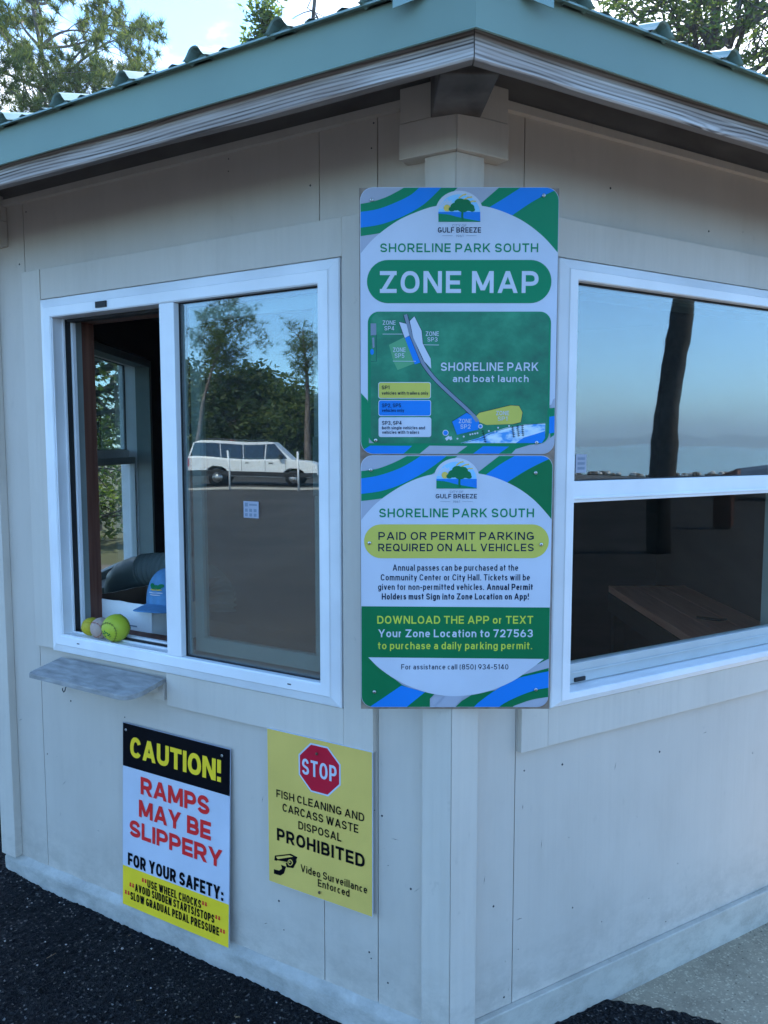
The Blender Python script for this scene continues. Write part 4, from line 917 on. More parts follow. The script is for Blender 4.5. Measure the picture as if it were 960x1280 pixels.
S.poly(ell(549, 1070, 10, 10, 14), 'sign_white', 11); S.poly(ell(549, 1070, 6, 6, 12), 'sign_blue', 12); S.poly(ell(399, 1098, 13, 13, 16), 'sign_white', 11); S.poly(ell(399, 1098, 10, 10, 16), 'sign_blue', 12)
S.poly([(396, 1122), (412, 1110), (420, 1118), (404, 1132)], 'sign_white', 10); S.poly([(412, 1118), (424, 1112), (428, 1126), (418, 1130)], 'sign_white', 10)
for px_, py_ in [(450, 1123), (477, 1114), (505, 1105), (515, 1103), (526, 1101), (536, 1099), (585, 1090), (625, 1076), (672, 1068), (612, 1092)]: S.poly(ell(px_, py_, 4, 4, 8), 'sign_white', 10)
for (xa, ya, xb, yb_) in [(558, 1086, 570, 1140), (686, 1070, 692, 1118), (707, 1066, 713, 1114), (728, 1064, 732, 1112)]:
    S.line([(xa, ya), (xb, yb_)], 0.0010, 'sign_black', 11)
    for k in range(6):
        t = (k+0.5)/6; qx, qy = xa+(xb-xa)*t, ya+(yb_-ya)*t; S.line([(qx-6, qy+1), (qx+6, qy-1)], 0.0011, 'sign_black', 12)
S.poly([(82, 628), (106, 628), (106, 678), (82, 680)], 'sign_road', 8); S.line([(84, 680), (106, 676), (105, 792), (82, 792)], 0.0009, 'sign_navy', 8); S.poly([(88, 690), (97, 688), (98, 730), (90, 735)], 'sign_road', 8); S.poly(ell(87, 750, 8, 13, 10), 'sign_blue', 8)
for tx, (xa, xb, yb_, yt) in {'ZONE': (134, 189, 634, 616), 'SP4': (141, 183, 658, 640)}.items(): S.txt(tx, (xa, yb_), (xb, yb_), (xa, yt), 'sign_white', 0.0, 13)
for tx, (xa, xb, yb_, yt) in {'ZONE': (318, 374, 682, 663), 'SP3': (325, 368, 706, 688)}.items(): S.txt(tx, (xa, yb_), (xb, yb_), (xa, yt), 'sign_white', 0.0, 13)
for tx, (xa, xb, yb_, yt) in {'ZONE': (177, 231, 751, 732), 'SP5': (184, 225, 776, 757)}.items(): S.txt(tx, (xa, yb_), (xb, yb_), (xa, yt), 'sign_white', 0.0, 13)
for tx, (xa, xb, yb_, yt) in {'ZONE': (456, 511, 1056, 1038), 'SP2': (463, 506, 1080, 1062)}.items(): S.txt(tx, (xa, yb_), (xb, yb_), (xa, yt), 'sign_white', 0.0, 13)
for tx, (xa, xb, yb_, yt) in {'ZONE': (616, 672, 1022, 1004), 'SP1': (623, 664, 1046, 1028)}.items(): S.txt(tx, (xa, yb_), (xb, yb_), (xa, yt), 'sign_white', 0.0, 13)
S.line([(133, 674), (219, 674)], 0.0011, 'sign_white', 11); S.line([(305, 720), (374, 721)], 0.0011, 'sign_white', 11); S.line([(176, 790), (274, 791)], 0.0011, 'sign_white', 11)
S.txt('SHORELINE PARK', (381, 832), (799, 832), (381, 796), 'sign_white', 0.014, 13, 1.06); S.txt('and boat launch', (432, 880), (757, 880), (432, 850), 'sign_white', 0.014, 13, 1.04)
for (y0, y1, mat) in ((880, 951, 'sign_olive'), (957, 1026, 'sign_blue'), (1031, 1116, 'sign_grey')):
    S.rbox(112, y0, 338, y1, 0.0055, 'sign_white' if mat != 'sign_grey' else 'sign_white', 8); S.rbox(114.5, y0+2.5, 335.5, y1-2.5, 0.0048, mat if mat != 'sign_grey' else 'sign_white', 9)
S.txt('SP1', (127, 911), (160, 911), (127, 895), 'sign_navy', 0.012, 13); S.txt('vehicles with trailers only', (127, 934), (326, 934), (127, 920), 'sign_navy', 0.008, 13)
S.txt('SP2, SP5', (127, 988), (209, 988), (127, 972), 'sign_navy', 0.004, 13); S.txt('vehicles only', (127, 1008), (222, 1008), (127, 994), 'sign_navy', 0.0, 13)
S.txt('SP3, SP4', (127, 1063), (211, 1063), (127, 1047), 'sign_navy', 0.012, 13); S.txt('both single vehicles and', (127, 1083), (311, 1083), (127, 1069), 'sign_navy', 0.008, 13); S.txt('vehicles with trailers', (127, 1102), (286, 1102), (127, 1088), 'sign_navy', 0.008, 13)
S.finish('zone_map_sign', 'upper green and white ZONE MAP sign with a park map, above the parking permit sign', (SX, SY, 1.7815), 0, [(92, 98), (829, 80), (99, 1130), (789, 1140)])

# --- lower sign: parking rules (its square code is left blank)
S = Sign(0.4545, 0.610, [(35, 26), (862, 28), (850, 1120), (29, 1118)], 0.028, 0.003, 'sign_grey', 'sign_white'); S.px = 0.4545/825
e1 = smooth_line([(20, 118), (100, 100), (170, 74), (240, 28), (260, 14)]); e2 = smooth_line([(20, 126), (110, 112), (200, 82), (270, 44), (318, 10)])
e3 = smooth_line([(20, 192), (130, 176), (230, 140), (330, 84), (430, 10)]); e4 = smooth_line([(20, 222), (140, 206), (240, 166), (360, 95), (478, 10)])
S.poly(smooth_line([(20, 94), (100, 84), (170, 60), (235, 28), (255, 14)])+e4[::-1], 'sign_green', 2); S.poly(e2+e3[::-1], 'sign_blue', 3)
S.poly([(655, 10), (530, 106), (500, 180), (700, 240), (880, 240), (880, 10)], 'sign_green', 2)
S.poly([(740, 10)]+smooth_line([(700, 28), (640, 62), (575, 108), (540, 140)])+[(620, 200)]+smooth_line([(650, 160), (668, 140), (760, 84), (850, 40), (870, 26)])+[(860, 10)], 'sign_blue', 3)
S.poly([(880, 20), (850, 42), (760, 86), (668, 142), (640, 180), (700, 300), (880, 360)], 'sign_green_dark', 3); S.poly([(20, 285), (34, 302), (52, 290), (34, 330), (20, 330)], 'sign_green', 3)
arch = smooth_line([(22, 318), (90, 240), (170, 180), (260, 132), (350, 106), (450, 98), (540, 104), (620, 124), (710, 166), (790, 226), (872, 318)])
S.poly([(10, 700), (10, 330)]+arch+[(885, 340), (880, 700)], 'sign_white', 4)
S.poly([(10, 674), (880, 682), (870, 910), (870, 930), (10, 930)], 'sign_green_dark', 5)
S.poly([(10, 896), (70, 900), (120, 950), (210, 1020), (330, 1070), (330, 1140), (10, 1140)], 'sign_green_dark', 5)
S.poly([(45, 1130), (120, 1080), (205, 1022), (340, 1060), (215, 1140)], 'sign_blue', 6); S.poly([(310, 1050), (350, 1060), (270, 1140), (200, 1140)], 'sign_green_dark', 7)
S.poly([(420, 1140), (470, 1090), (520, 1060), (640, 1040), (880, 880), (880, 1140)], 'sign_green_dark', 5)
S.poly([(500, 1140)]+smooth_line([(540, 1100), (600, 1055), (690, 1000), (780, 975), (880, 955)])+smooth_line([(880, 1030), (800, 1042), (720, 1070), (650, 1105), (610, 1140)]), 'sign_blue', 6)
S.poly([(600, 1140)]+smooth_line([(640, 1116), (720, 1070), (800, 1042), (880, 1028)])+[(880, 1140)], 'sign_green_dark', 7); S.poly([(660, 1140)]+smooth_line([(700, 1112), (780, 1085), (880, 1070)])+[(880, 1140)], 'sign_grey', 8)
S.poly([(880, 890), (780, 940), (700, 985), (740, 975), (880, 938)], 'sign_grey', 6)
bowl = [(62, 897)]+smooth_line([(62, 897), (110, 945), (190, 1000), (290, 1044), (390, 1066), (490, 1066), (590, 1046), (690, 1004), (770, 950), (828, 906)])
S.poly(bowl, 'sign_white', 9)
S.poly([(330, 1140), (400, 1066), (480, 1068), (420, 1140)], 'sign_grey', 8)
city_logo(S, 447, 168, 174)
S.txt('CITY OF', (418, 187), (476, 187), (418, 177), 'sign_road', 0.0); S.txt('GULF BREEZE', (357, 210), (535, 210), (357, 191), 'sign_navy', 0.018)
S.txt('1961', (431, 229), (461, 229), (431, 219), 'sign_road', 0.0); S.line([(376, 223), (420, 223)], 0.0007, 'sign_road', 6); S.line([(472, 223), (518, 223)], 0.0007, 'sign_road', 6)
S.txt('SHORELINE PARK SOUTH', (113, 291), (781, 291), (113, 253), 'sign_green', 0.018, space=1.08)
S.rbox(47, 321, 846, 467, 0.045, 'sign_olive', 5)
S.txt('PAID OR PERMIT PARKING', (109, 388), (781, 388), (109, 354), 'sign_navy', 0.018, space=1.08); S.txt('REQUIRED ON ALL VEHICLES', (108, 437), (781, 437), (108, 404), 'sign_navy', 0.018, space=1.06)
for tx, xa, xb, yb_, off in [('Annual passes can be purchased at the', 170, 714, 521, 0.008), ('Community Center or City Hall. Tickets will be', 118, 765, 563, 0.008), ('given for non-permitted vehicles.', 106, 566, 604, 0.008), ('Annual Permit', 578, 778, 605, 0.022), ('Holders must Sign into Zone Location on App!', 122, 761, 646, 0.020)]:
    S.txt(tx, (xa, yb_), (xb, yb_), (xa, yb_-27), 'sign_navy', off)
S.txt('DOWNLOAD THE APP or TEXT', (102, 750), (780, 752), (102, 716), 'sign_lime', 0.012, 7, 1.06); S.txt('Your Zone Location to 727563', (106, 808), (779, 812), (106, 774), 'sign_white', 0.014, 7, 1.05); S.txt('to purchase a daily parking permit.', (104, 861), (776, 864), (104, 829), 'sign_lime', 0.008, 7, 1.05)
S.txt('For assistance call (850) 934-5140', (205, 950), (673, 952), (205, 927), 'sign_navy', 0.008, 10)
S.finish('parking_permit_sign', 'white and green sign with olive PAID OR PERMIT PARKING band, under the zone map', (SX-0.0015, SY, 1.1685), 0, [(78, 87), (786, 102), (70, 400), (812, 408), (87, 1048), (793, 1040)])

# --- caution sign, leaning out over the skirting
def wallpoint(a, x, off, z):
    ca, sa = math.cos(a), math.sin(a); y = -(AP+off); return (HX+x*ca-y*sa, HY+x*sa+y*ca, z)
S = Sign(0.4575, 0.610, [(63, 32), (431, 122), (418, 808), (54, 657)], 0.0, 0.003, 'sign_white', 'sign_grey'); S.px = 0.4575/365
S.poly([(40, 20), (450, 115), (450, 289), (40, 174)], 'sign_black', 2)
def band(x0, y0, x1, y1): return lambda x: y0+(y1-y0)*(x-x0)/(x1-x0)
lo = band(57, 522, 421, 657); S.poly([(40, lo(40)), (450, lo(450)), (450, 830), (40, 700)], 'sign_yellow', 2)
S.txt('CAUTION!', (88, 147), (398, 237), (88, 77), 'sign_yellow', 0.040, 6, 0.55)
S.txt('RAMPS', (122, 278), (357, 349), (122, 218), 'sign_red', 0.042, 6, 0.6); S.txt('MAY BE', (115, 353), (361, 438), (115, 294), 'sign_red', 0.042, 6, 0.6); S.txt('SLIPPERY', (82, 421), (399, 530), (82, 364), 'sign_red', 0.042, 6, 0.6)
S.txt('FOR YOUR SAFETY:', (75, 525), (402, 640), (75, 482), 'sign_black', 0.034, 6, 0.8)
for tx, p0, p1, cap in [('USE WHEEL CHOCKS', (141, 600), (325, 669), 27), ('AVOID SUDDEN STARTS/STOPS', (98, 616), (370, 717), 27), ('SLOW GRADUAL PEDAL PRESSURE', (82, 642), (386, 763), 27)]:
    S.txt(tx, p0, p1, (p0[0], p0[1]-cap), 'sign_black', 0.022)
    sl_ = (p1[1]-p0[1])/(p1[0]-p0[0])
    S.txt('**', (p0[0]-19, p0[1]-19*sl_), (p0[0]-3, p0[1]-3*sl_), (p0[0]-19, p0[1]-19*sl_-cap), 'sign_red', 0.02); S.txt('**', (p1[0]+3, p1[1]+3*sl_), (p1[0]+20, p1[1]+20*sl_), (p1[0]+3, p1[1]+3*sl_-cap), 'sign_red', 0.02)
zt, zb = 0.598, -0.0125; ot, ob_ = 0.010, 0.033
S.finish('caution_sign', 'white, black and yellow CAUTION sign about slippery ramps, leaning low on the left wall', wallpoint(W_LEFT, -0.0405, (ot+ob_)/2, (zt+zb)/2), W_LEFT, [(77, 57), (405, 142)], -math.atan((ob_-ot)/0.61), 'steel')

# --- stop sign notice
S = Sign(0.3505, 0.4565, [(557, 55), (917, 132), (912, 700), (556, 570)], 0.0, 0.004, 'stop_yellow', 'sign_white'); S.px = 0.3505/360
oc = [(708, 99), (765, 112), (803, 178), (803, 243), (767, 288), (706, 272), (660, 210), (661, 140)]
P = S.M(oc); cx = sum(p[0] for p in P)/8; cz = sum(p[1] for p in P)/8; rad = 0.0705
S.poly([(cx+rad*1.07*math.cos(R(22.5+45*k)), cz+rad*1.07*math.sin(R(22.5+45*k))) for k in range(8)], 'sign_white', 2, True); S.poly([(cx+rad*math.cos(R(22.5+45*k)), cz+rad*math.sin(R(22.5+45*k))) for k in range(8)], 'stop_red', 3, True)
t_ = MB(); S.lines.append(t_); text(t_, 'STOP', cx-0.0575, cx+0.0575, cz-0.024, cz+0.0215, -LAY*6, 'sign_white', 0.012)
for tx, p0, p1, cap, off in [('FISH CLEANING AND', (587, 286), (887, 369), 26, 0.012), ('CARCASS WASTE', (607, 333), (866, 409), 27, 0.012), ('DISPOSAL', (660, 394), (807, 437), 27, 0.012), ('PROHIBITED', (587, 431), (887, 528), 42, 0.030), ('Video Surveillance', (666, 540), (895, 615), 25, 0.008), ('Enforced', (724, 588), (833, 628), 25, 0.008)]:
    S.txt(tx, p0, p1, (p0[0], p0[1]-cap), 'sign_black', off)
# camera pictogram: housing, lens hood, arm
S.poly([(578, 484), (632, 478), (655, 490), (650, 500), (640, 516), (576, 500)], 'sign_black', 3); S.poly([(582, 488), (628, 483), (640, 488), (588, 496)], 'stop_yellow', 4); S.poly([(586, 500), (618, 506), (618, 509), (586, 503)], 'stop_yellow', 4)
S.poly([(612, 498), (650, 492), (652, 506), (640, 527), (618, 524)], 'sign_black', 3); S.poly(ell(630, 508, 9, 11, 14), 'stop_yellow', 4); S.poly(ell(630, 508, 6, 8, 14), 'sign_black', 5); S.poly(ell(629, 506, 2.2, 3, 8), 'stop_yellow', 6)
S.poly([(598, 515), (616, 522), (608, 545), (596, 552), (574, 545), (574, 530), (592, 535), (602, 528)], 'sign_black', 3)
S.finish('stop_sign', 'yellow sign with a red STOP octagon about fish cleaning, under the window corner', wallpoint(W_LEFT, 0.5105, 0.0215, 0.4665), W_LEFT, [(728, 138), (731, 609)], 0.0, 'rust')

# ------------------------------------------------------------------ inside the booth
ct = thing('counter', 'dark wooden counter inside under the open sliding window', 'counter', (HX, HY, 0), W_LEFT)
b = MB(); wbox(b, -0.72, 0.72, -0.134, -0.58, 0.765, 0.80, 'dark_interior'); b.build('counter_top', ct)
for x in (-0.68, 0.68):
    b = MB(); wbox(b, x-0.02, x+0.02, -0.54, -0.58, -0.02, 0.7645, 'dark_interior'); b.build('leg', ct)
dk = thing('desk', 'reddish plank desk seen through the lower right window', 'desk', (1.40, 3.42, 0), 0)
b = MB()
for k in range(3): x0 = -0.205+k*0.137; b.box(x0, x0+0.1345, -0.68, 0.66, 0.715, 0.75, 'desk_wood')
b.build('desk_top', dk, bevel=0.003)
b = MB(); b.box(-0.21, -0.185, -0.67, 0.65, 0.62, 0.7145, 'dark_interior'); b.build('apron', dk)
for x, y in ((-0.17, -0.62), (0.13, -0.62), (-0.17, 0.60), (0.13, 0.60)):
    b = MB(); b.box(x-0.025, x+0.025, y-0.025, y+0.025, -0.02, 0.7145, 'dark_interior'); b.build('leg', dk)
cl = MB(); cl.tube([(-0.05, 0.10, 0.755), (0.02, 0.04, 0.757), (0.06, 0.06, 0.755)], 0.006, 'black_rubber', 6)
o = cl.build('pen', None, (1.40, 3.20, 0)); tag(o, 'short black pen lying on the reddish desk inside', 'pen')

# open carton
flat('carton_white', (0.82, 0.82, 0.80), 0.6, 0.05); flat('carton_brown', (0.10, 0.062, 0.04), 0.85, 0.15)
bx = thing('cardboard_box', 'open white cardboard box on the counter behind the balls', 'box', wallpoint(W_LEFT, -0.440, 0, 0)[:2]+(0.8005,), W_LEFT)
b = MB(); y0 = -(AP-0.138); y1 = y0+0.27; x0, x1, hb_ = -0.160, 0.160, 0.152
y0 -= -AP; y1 -= -AP   # local origin sits on the siding plane
tk = 0.004
def carton_wall(p0, p1, d0, d1):
    pts = 14; V = []; F = []
    for i in range(pts+1):
        t = i/pts; x = p0[0]+(p1[0]-p0[0])*t; y = p0[1]+(p1[1]-p0[1])*t; z = hb_+0.004*noise.noise((t*5, p0[0]*9, p0[1]*9))-0.008*abs(t-0.5)*0.4
        V += [(x, y, 0), (x, y, z), (x+d0, y+d1, z), (x+d0, y+d1, 0)]
    F1 = []; F2 = []
    for i in range(pts):
        a = i*4; F1 += [(a, a+4, a+5, a+1), (a+1, a+5, a+6, a+2)]; F2 += [(a+2, a+6, a+7, a+3)]
    b.add(V, F1+[(0, 1, 2, 3), (pts*4+3, pts*4+2, pts*4+1, pts*4)], 'carton_white'); b.add(V, F2, 'carton_brown')
carton_wall((x0, y0), (x1, y0), 0, tk); carton_wall((x1, y0), (x1, y1), -tk, 0); carton_wall((x1, y1), (x0, y1), 0, -tk); carton_wall((x0, y1), (x0, y0), tk, 0)
b.box(x0+tk, x1-tk, y0+tk, y1-tk, 0.0, 0.004, 'carton_brown'); b.build('carton', bx)
b = MB(); b.hexa([(x0+0.004, y1-0.001, hb_-0.01), (x1-0.02, y1-0.001, hb_-0.01), (x1-0.03, y1+0.10, hb_+0.035), (x0+0.01, y1+0.10, hb_+0.03), (x0+0.004, y1-0.001, hb_-0.007), (x1-0.02, y1-0.001, hb_-0.007), (x1-0.03, y1+0.10, hb_+0.038), (x0+0.01, y1+0.10, hb_+0.033)], 'carton_brown'); b.build('flap', bx)
b = MB(); b.box(-0.048, -0.020, y0-0.0006, y0-0.0001, 0.078, 0.096, 'sign_blue'); b.box(0.035, 0.085, y0-0.0006, y0-0.0001, 0.070, 0.075, 'sign_road'); b.build('print', bx)

# balls on the window track
def seam(b, c, r, rot, mat, wd=0.0022, stitches=0, smat=None):
    """tennis-ball shaped seam with cross stitches"""
    P = []
    for k in range(97):
        t = 2*math.pi*k/96; a_ = 0.44*math.pi-(math.pi/4-0.44*math.pi*0+0)*0
        lat = 0.80*math.cos(2*t)*0.55; lon = t+0.42*math.sin(2*t)*0
        v = Vector((math.cos(t)+0.32*math.cos(3*t), math.sin(t)-0.32*math.sin(3*t), 1.05*math.sin(2*t))).normalized()
        P.append(Vector(c)+rot @ v*(r+0.0006))
    b.tube(P, wd*0.4, mat, 5, False)
    if stitches:
        for k in range(stitches):
            i = int(96*k/stitches); p = P[i]-Vector(c); d = (P[(i+1) % 96]-P[i]).normalized(); n = p.normalized(); s_ = n.cross(d)
            for sg in (-1, 1):
                q = p+s_*sg*wd*2.2+d*wd*0.9; q = q.normalized()*(r+0.0009)
                b.tube([p.normalized()*(r+0.001)+Vector(c), q+Vector(c)], wd*0.28, smat, 4, False)
flat('ball_yellow', (0.44, 0.50, 0.03), 0.55, 0.06); flat('ball_seam', (0.10, 0.11, 0.02), 0.6, 0.1); flat('ball_hide', (0.46, 0.33, 0.27), 0.6, 0.12, 0.3, 0, 30); flat('ball_red', (0.35, 0.07, 0.04), 0.6, 0.1); flat('ball_gold', (0.50, 0.40, 0.02), 0.6, 0.1)
def ball_thing(name, label, x, off, z, r, mat, seammat, rot, st, smat):
    o = thing(name, label, 'ball', wallpoint(W_LEFT, x, off, z), W_LEFT)
    b = MB(); b.ball((0, 0, r), r, mat, 32, 20); b.build('cover', o)
    b = MB(); seam(b, (0, 0, r), r, rot, seammat, r*0.045, st, smat); b.build('stitching', o); return o
from mathutils import Euler
sb = ball_thing('softball', 'bright yellow-green softball with dark stitching on the window track', -0.300, 0.000, 0.8595, 0.0445, 'ball_yellow', 'ball_seam', Euler((R(70), R(10), R(25))).to_matrix() @ Euler((R(-25), R(35), 0)).to_matrix(), 44, 'ball_seam')
b = MB()                                                  # inked logo marks
for ux, uz, rr in [(-0.014, -0.010, 0.006), (0.0, -0.006, 0.007), (0.012, -0.012, 0.006), (-0.006, -0.020, 0.005), (0.016, -0.02, 0.004)]:
    for k in range(3):
        v = Vector((ux+0.004*math.cos(k*2.1), -0.042, uz+0.004*math.sin(k*2.1))).normalized(); b.disc(v*0.0443+Vector((0, 0, 0.0445)), v, rr*0.45, 0.0006, 'sign_green_dark', 8)
b.build('ink_mark', sb)
ball_thing('baseball', 'scuffed pinkish-white baseball with red stitching left of the softball', -0.376, -0.004, 0.8595, 0.0345, 'ball_hide', 'ball_red', Euler((R(80), R(40), R(80))).to_matrix(), 36, 'ball_red')
ball_thing('yellow_ball', 'small dull yellow ball at the far left of the window track', -0.436, -0.012, 0.8595, 0.0300, 'ball_gold', 'ball_gold', Euler((R(20), R(0), R(60))).to_matrix(), 0, None)

# cap on the carton
flat('cap_blue', (0.10, 0.25, 0.43), 0.85, 0.12, 0.15, 0, 60); flat('cap_under', (0.02, 0.05, 0.13), 0.9, 0.1)
cp = thing('baseball_hat', 'light blue baseball hat with a small tree emblem resting on the white box', 'cap', wallpoint(W_LEFT, -0.285, -0.235, 0.9535), W_LEFT+R(8))
b = MB(); V = []; F = []; n, mlat = 28, 10
for j in range(mlat+1):
    ph = (math.pi/2)*j/mlat
    for k in range(n):
        a = 2*math.pi*k/n; rr = 0.090*math.cos(ph)**0.75 if j < mlat else 0.0005
        front = max(0, -math.sin(a)); V.append((rr*math.cos(a)*0.90, rr*math.sin(a)*1.05, 0.115*math.sin(ph)*(1+0.05*front)))
for j in range(mlat):
    for k in range(n): F.append((j*n+k, j*n+(k+1) % n, (j+1)*n+(k+1) % n, (j+1)*n+k))
b.add(V, F, 'cap_blue', True); b.disc((0, 0, 0.114), (0, 0, 1), 0.007, 0.005, 'cap_blue', 12); b.build('crown', cp)
b = MB(); V = []; F = []; rows, cols = 7, 17
for layer, dz in ((0, 0.0), (1, -0.0025)):
    for j in range(rows+1):
        for k in range(cols):
            a = math.pi*(1.10+0.80*k/(cols-1)); t = j/rows; c_ = math.cos(a); s_ = math.sin(a)
            x = (0.078+0.012*t)*c_; y = 0.092*s_*0.98+0.078*t*(-1)*(abs(s_)**0.7)
            V.append((x, y, 0.006-0.018*(x/0.09)**2*0.9-0.010*t+dz))
for k in range(cols-1):
    for j in range(rows):
        a = j*cols+k; F.append((a, a+cols, a+cols+1, a+1)); a += (rows+1)*cols; F.append((a+1, a+cols+1, a+cols, a))
for k in range(cols-1): a = rows*cols+k; c = a+(rows+1)*cols; F.append((a, c, c+1, a+1))
b.add(V, F[:], 'cap_blue', True); b.build('brim', cp)
b = MB()
for ux, uz, w_, h_, mt in [(0, 0.062, 0.030, 0.012, 'sign_green_dark'), (-0.012, 0.068, 0.014, 0.010, 'sign_green_dark'), (0.012, 0.067, 0.014, 0.010, 'sign_green_dark'), (0, 0.054, 0.034, 0.004, 'sign_gold'), (0, 0.044, 0.040, 0.004, 'sign_white'), (0, 0.037, 0.030, 0.003, 'sign_white')]:
    P = []
    for k in range(12):
        a = 2*math.pi*k/12; x, z = 1.5*ux+1.5*w_/2*math.cos(a), uz+1.3*h_/2*math.sin(a); ph = math.asin(min(0.99, z/0.1208)); rr = 0.0915*math.cos(ph)**0.75; P.append((x, -1.05*math.sqrt(max(1e-5, rr*rr-(x/0.9)**2))-0.0012, z))
    b.add(P, [tuple(range(12))], mt)
b.build('emblem', cp)

# flexible duct bent over behind the carton
flat('duct_green', (0.17, 0.215, 0.20), 0.55, 0.15)
du = thing('flexible_duct', 'dark grey-green corrugated duct hose bent over on the counter', 'hose', wallpoint(W_LEFT, -0.60, -0.52, 0.8005), W_LEFT)
b = MB(); P = []; rd = []
for k in range(241):
    t = k/240; a = math.pi*(1-t); P.append((0.27*math.cos(a), 0.02*math.sin(a*2), 0.062+0.135*math.sin(a)**0.8)); rd.append(0.062+(0.0065*math.sin(k*0.95) if t > 0.36 else 0))
b.tube(P, rd, 'duct_green', 24); b.build('hose', du)
b = MB(); b.tube([P[30], P[55], P[92]], [0.066, 0.066, 0.066], 'duct_green', 24, False); b.build('collar', du)

# ------------------------------------------------------------------ parking lot: vehicle, posts, shoreline things (seen in the window reflections)
flat('car_white', (0.74, 0.74, 0.73), 0.3, 0.03, 0.6); flat('car_dark', (0.02, 0.02, 0.022), 0.5, 0.1); flat('tail_red', (0.45, 0.02, 0.02), 0.3, 0.1)
LOTZ = -0.150
tr = thing('pickup_truck', 'white pickup truck with a camper shell, mirrored in the left window', 'truck', (-28.7, -5.85, LOTZ), math.atan2(-4.4, 2.5))
def carslab(b, pts, y0, y1, mat): return b.slab(pts, y0, y1, mat)
b = MB(); prof = [(0.02, 0.50), (0.0, 1.08), (0.06, 1.12), (4.05, 1.12), (4.75, 1.06), (5.02, 0.95), (5.06, 0.50), (4.7, 0.38), (4.55, 0.38), (4.45, 0.66), (4.25, 0.78), (3.95, 0.78), (3.75, 0.66), (3.65, 0.38), (1.55, 0.38), (1.45, 0.66), (1.25, 0.78), (0.95, 0.78), (0.75, 0.66), (0.65, 0.38), (0.2, 0.42)]
b.slab(prof, -0.90, 0.90, 'car_white'); b.build('body', tr, bevel=0.04)
b = MB(); V = [(0.04, 1.10), (0.22, 1.76), (0.5, 1.84), (2.9, 1.84), (3.3, 1.79), (4.05, 1.11)]
n = len(V); VV = []
for sg in (-1, 1): VV += [(x, sg*(0.87 if z < 1.2 else 0.74), z) for x, z in V]
b.add(VV, [tuple(range(n)), tuple(range(n, 2*n))[::-1]]+[((i+1) % n, i, i+n, (i+1) % n+n) for i in range(n)], 'car_white'); b.build('camper_shell', tr, bevel=0.02)
def sidewin(x0, x1, x2, x3, z0=1.17, z1=1.66):
    b = MB()
    for sg in (-1, 1):
        yy = lambda z: sg*(0.87-(z-1.1)/(1.8-1.1)*0.13+0.006)
        f = [(x0, yy(z0), z0), (x1, yy(z0), z0), (x2, yy(z1), z1), (x3, yy(z1), z1)]
        b.add(f+[(p[0], p[1]-sg*0.02, p[2]) for p in f], [(0, 1, 2, 3), (7, 6, 5, 4), (0, 4, 5, 1), (1, 5, 6, 2), (2, 6, 7, 3), (3, 7, 4, 0)], 'car_glass')
    return b
for q in ((0.13, 1.28, 1.28, 0.26), (1.31, 2.17, 2.17, 1.31), (2.20, 3.02, 3.02, 2.20), (3.06, 3.86, 3.34, 3.06)): sidewin(*q, 1.16, 1.745).build('window', tr)
b = MB()
for sg in (-1, 1):
    for x in (2.10, 3.05, 3.80): b.box(x-0.008, x+0.008, min(sg*0.8985, sg*0.9035), max(sg*0.8985, sg*0.9035), 0.55, 1.11, 'car_dark')
b.build('door_seam', tr)
for x in (2.25, 3.18):
    b = MB(); b.box(x, x+0.16, 0.9005, 0.925, 0.98, 1.01, 'car_dark'); b.build('door_handle', tr)
b = MB()
for y in (-0.55, 0.55): b.tube([(0.5, y, 1.90), (2.9, y, 1.90)], 0.02, 'car_dark')
for x in (0.8, 1.7, 2.6): b.tube([(x, -0.62, 1.885), (x, 0.62, 1.885)], 0.018, 'tail_red' if x == 1.7 else 'car_dark')
b.build('roof_rack', tr)
b = MB(); b.hexa([(-0.01, -0.66, 1.18), (-0.01, 0.66, 1.18), (0.155, 0.60, 1.66), (0.155, -0.60, 1.66), (0.06, -0.66, 1.18), (0.06, 0.66, 1.18), (0.22, 0.60, 1.66), (0.22, -0.60, 1.66)], 'car_glass'); b.build('window', tr)
for x in (1.1, 4.1):
    for sg in (-1, 1):
        b = MB(); b.tube([(x, sg*0.72, 0.34), (x, sg*0.90, 0.34)], 0.34, 'black_rubber', 24); wh = b.build('wheel', tr)
        b = MB(); b.tube([(x, sg*0.90, 0.34), (x, sg*0.915, 0.34)], 0.20, 'steel', 20); b.build('rim', wh)
for sg in (-1, 1):
    b = MB(); b.box(-0.015, 0.10, min(sg*0.905, sg*0.72), max(sg*0.905, sg*0.72), 0.74, 1.06, 'tail_red'); b.build('tail_light', tr)
    b = MB(); b.box(3.55, 3.68, min(sg*0.90, sg*1.05), max(sg*0.90, sg*1.05), 1.14, 1.32, 'car_dark'); b.build('mirror', tr)
b = MB(); b.box(-0.14, 0.02, -0.86, 0.86, 0.44, 0.60, 'car_dark'); b.build('bumper', tr)
b = MB(); b.box(0.05, 5.0, 0.9005, 0.915, 0.40, 0.60, 'car_dark'); b.box(0.05, 5.0, -0.915, -0.9005, 0.40, 0.60, 'car_dark'); b.build('side_trim', tr)
def post(x, y, h, r, label):
    o = thing('marker_post', label, 'post', (x, y, LOTZ)); b = MB(); b.tube([(0, 0, 0), (0, 0, h)], r, 'vinyl_white', 10); b.build('shaft', o); b = MB(); b.tube([(0, 0, h), (0, 0, h+0.04)], [r*1.2, r*0.7], 'black_rubber', 10); b.build('post_cap', o)
post(-25.1, -6.1, 1.5, 0.035, 'slim white post by the pickup bed, mirrored left in the left window'); post(-23.3, -8.0, 1.45, 0.035, 'slim white post by the pickup cab, mirrored right in the left window')
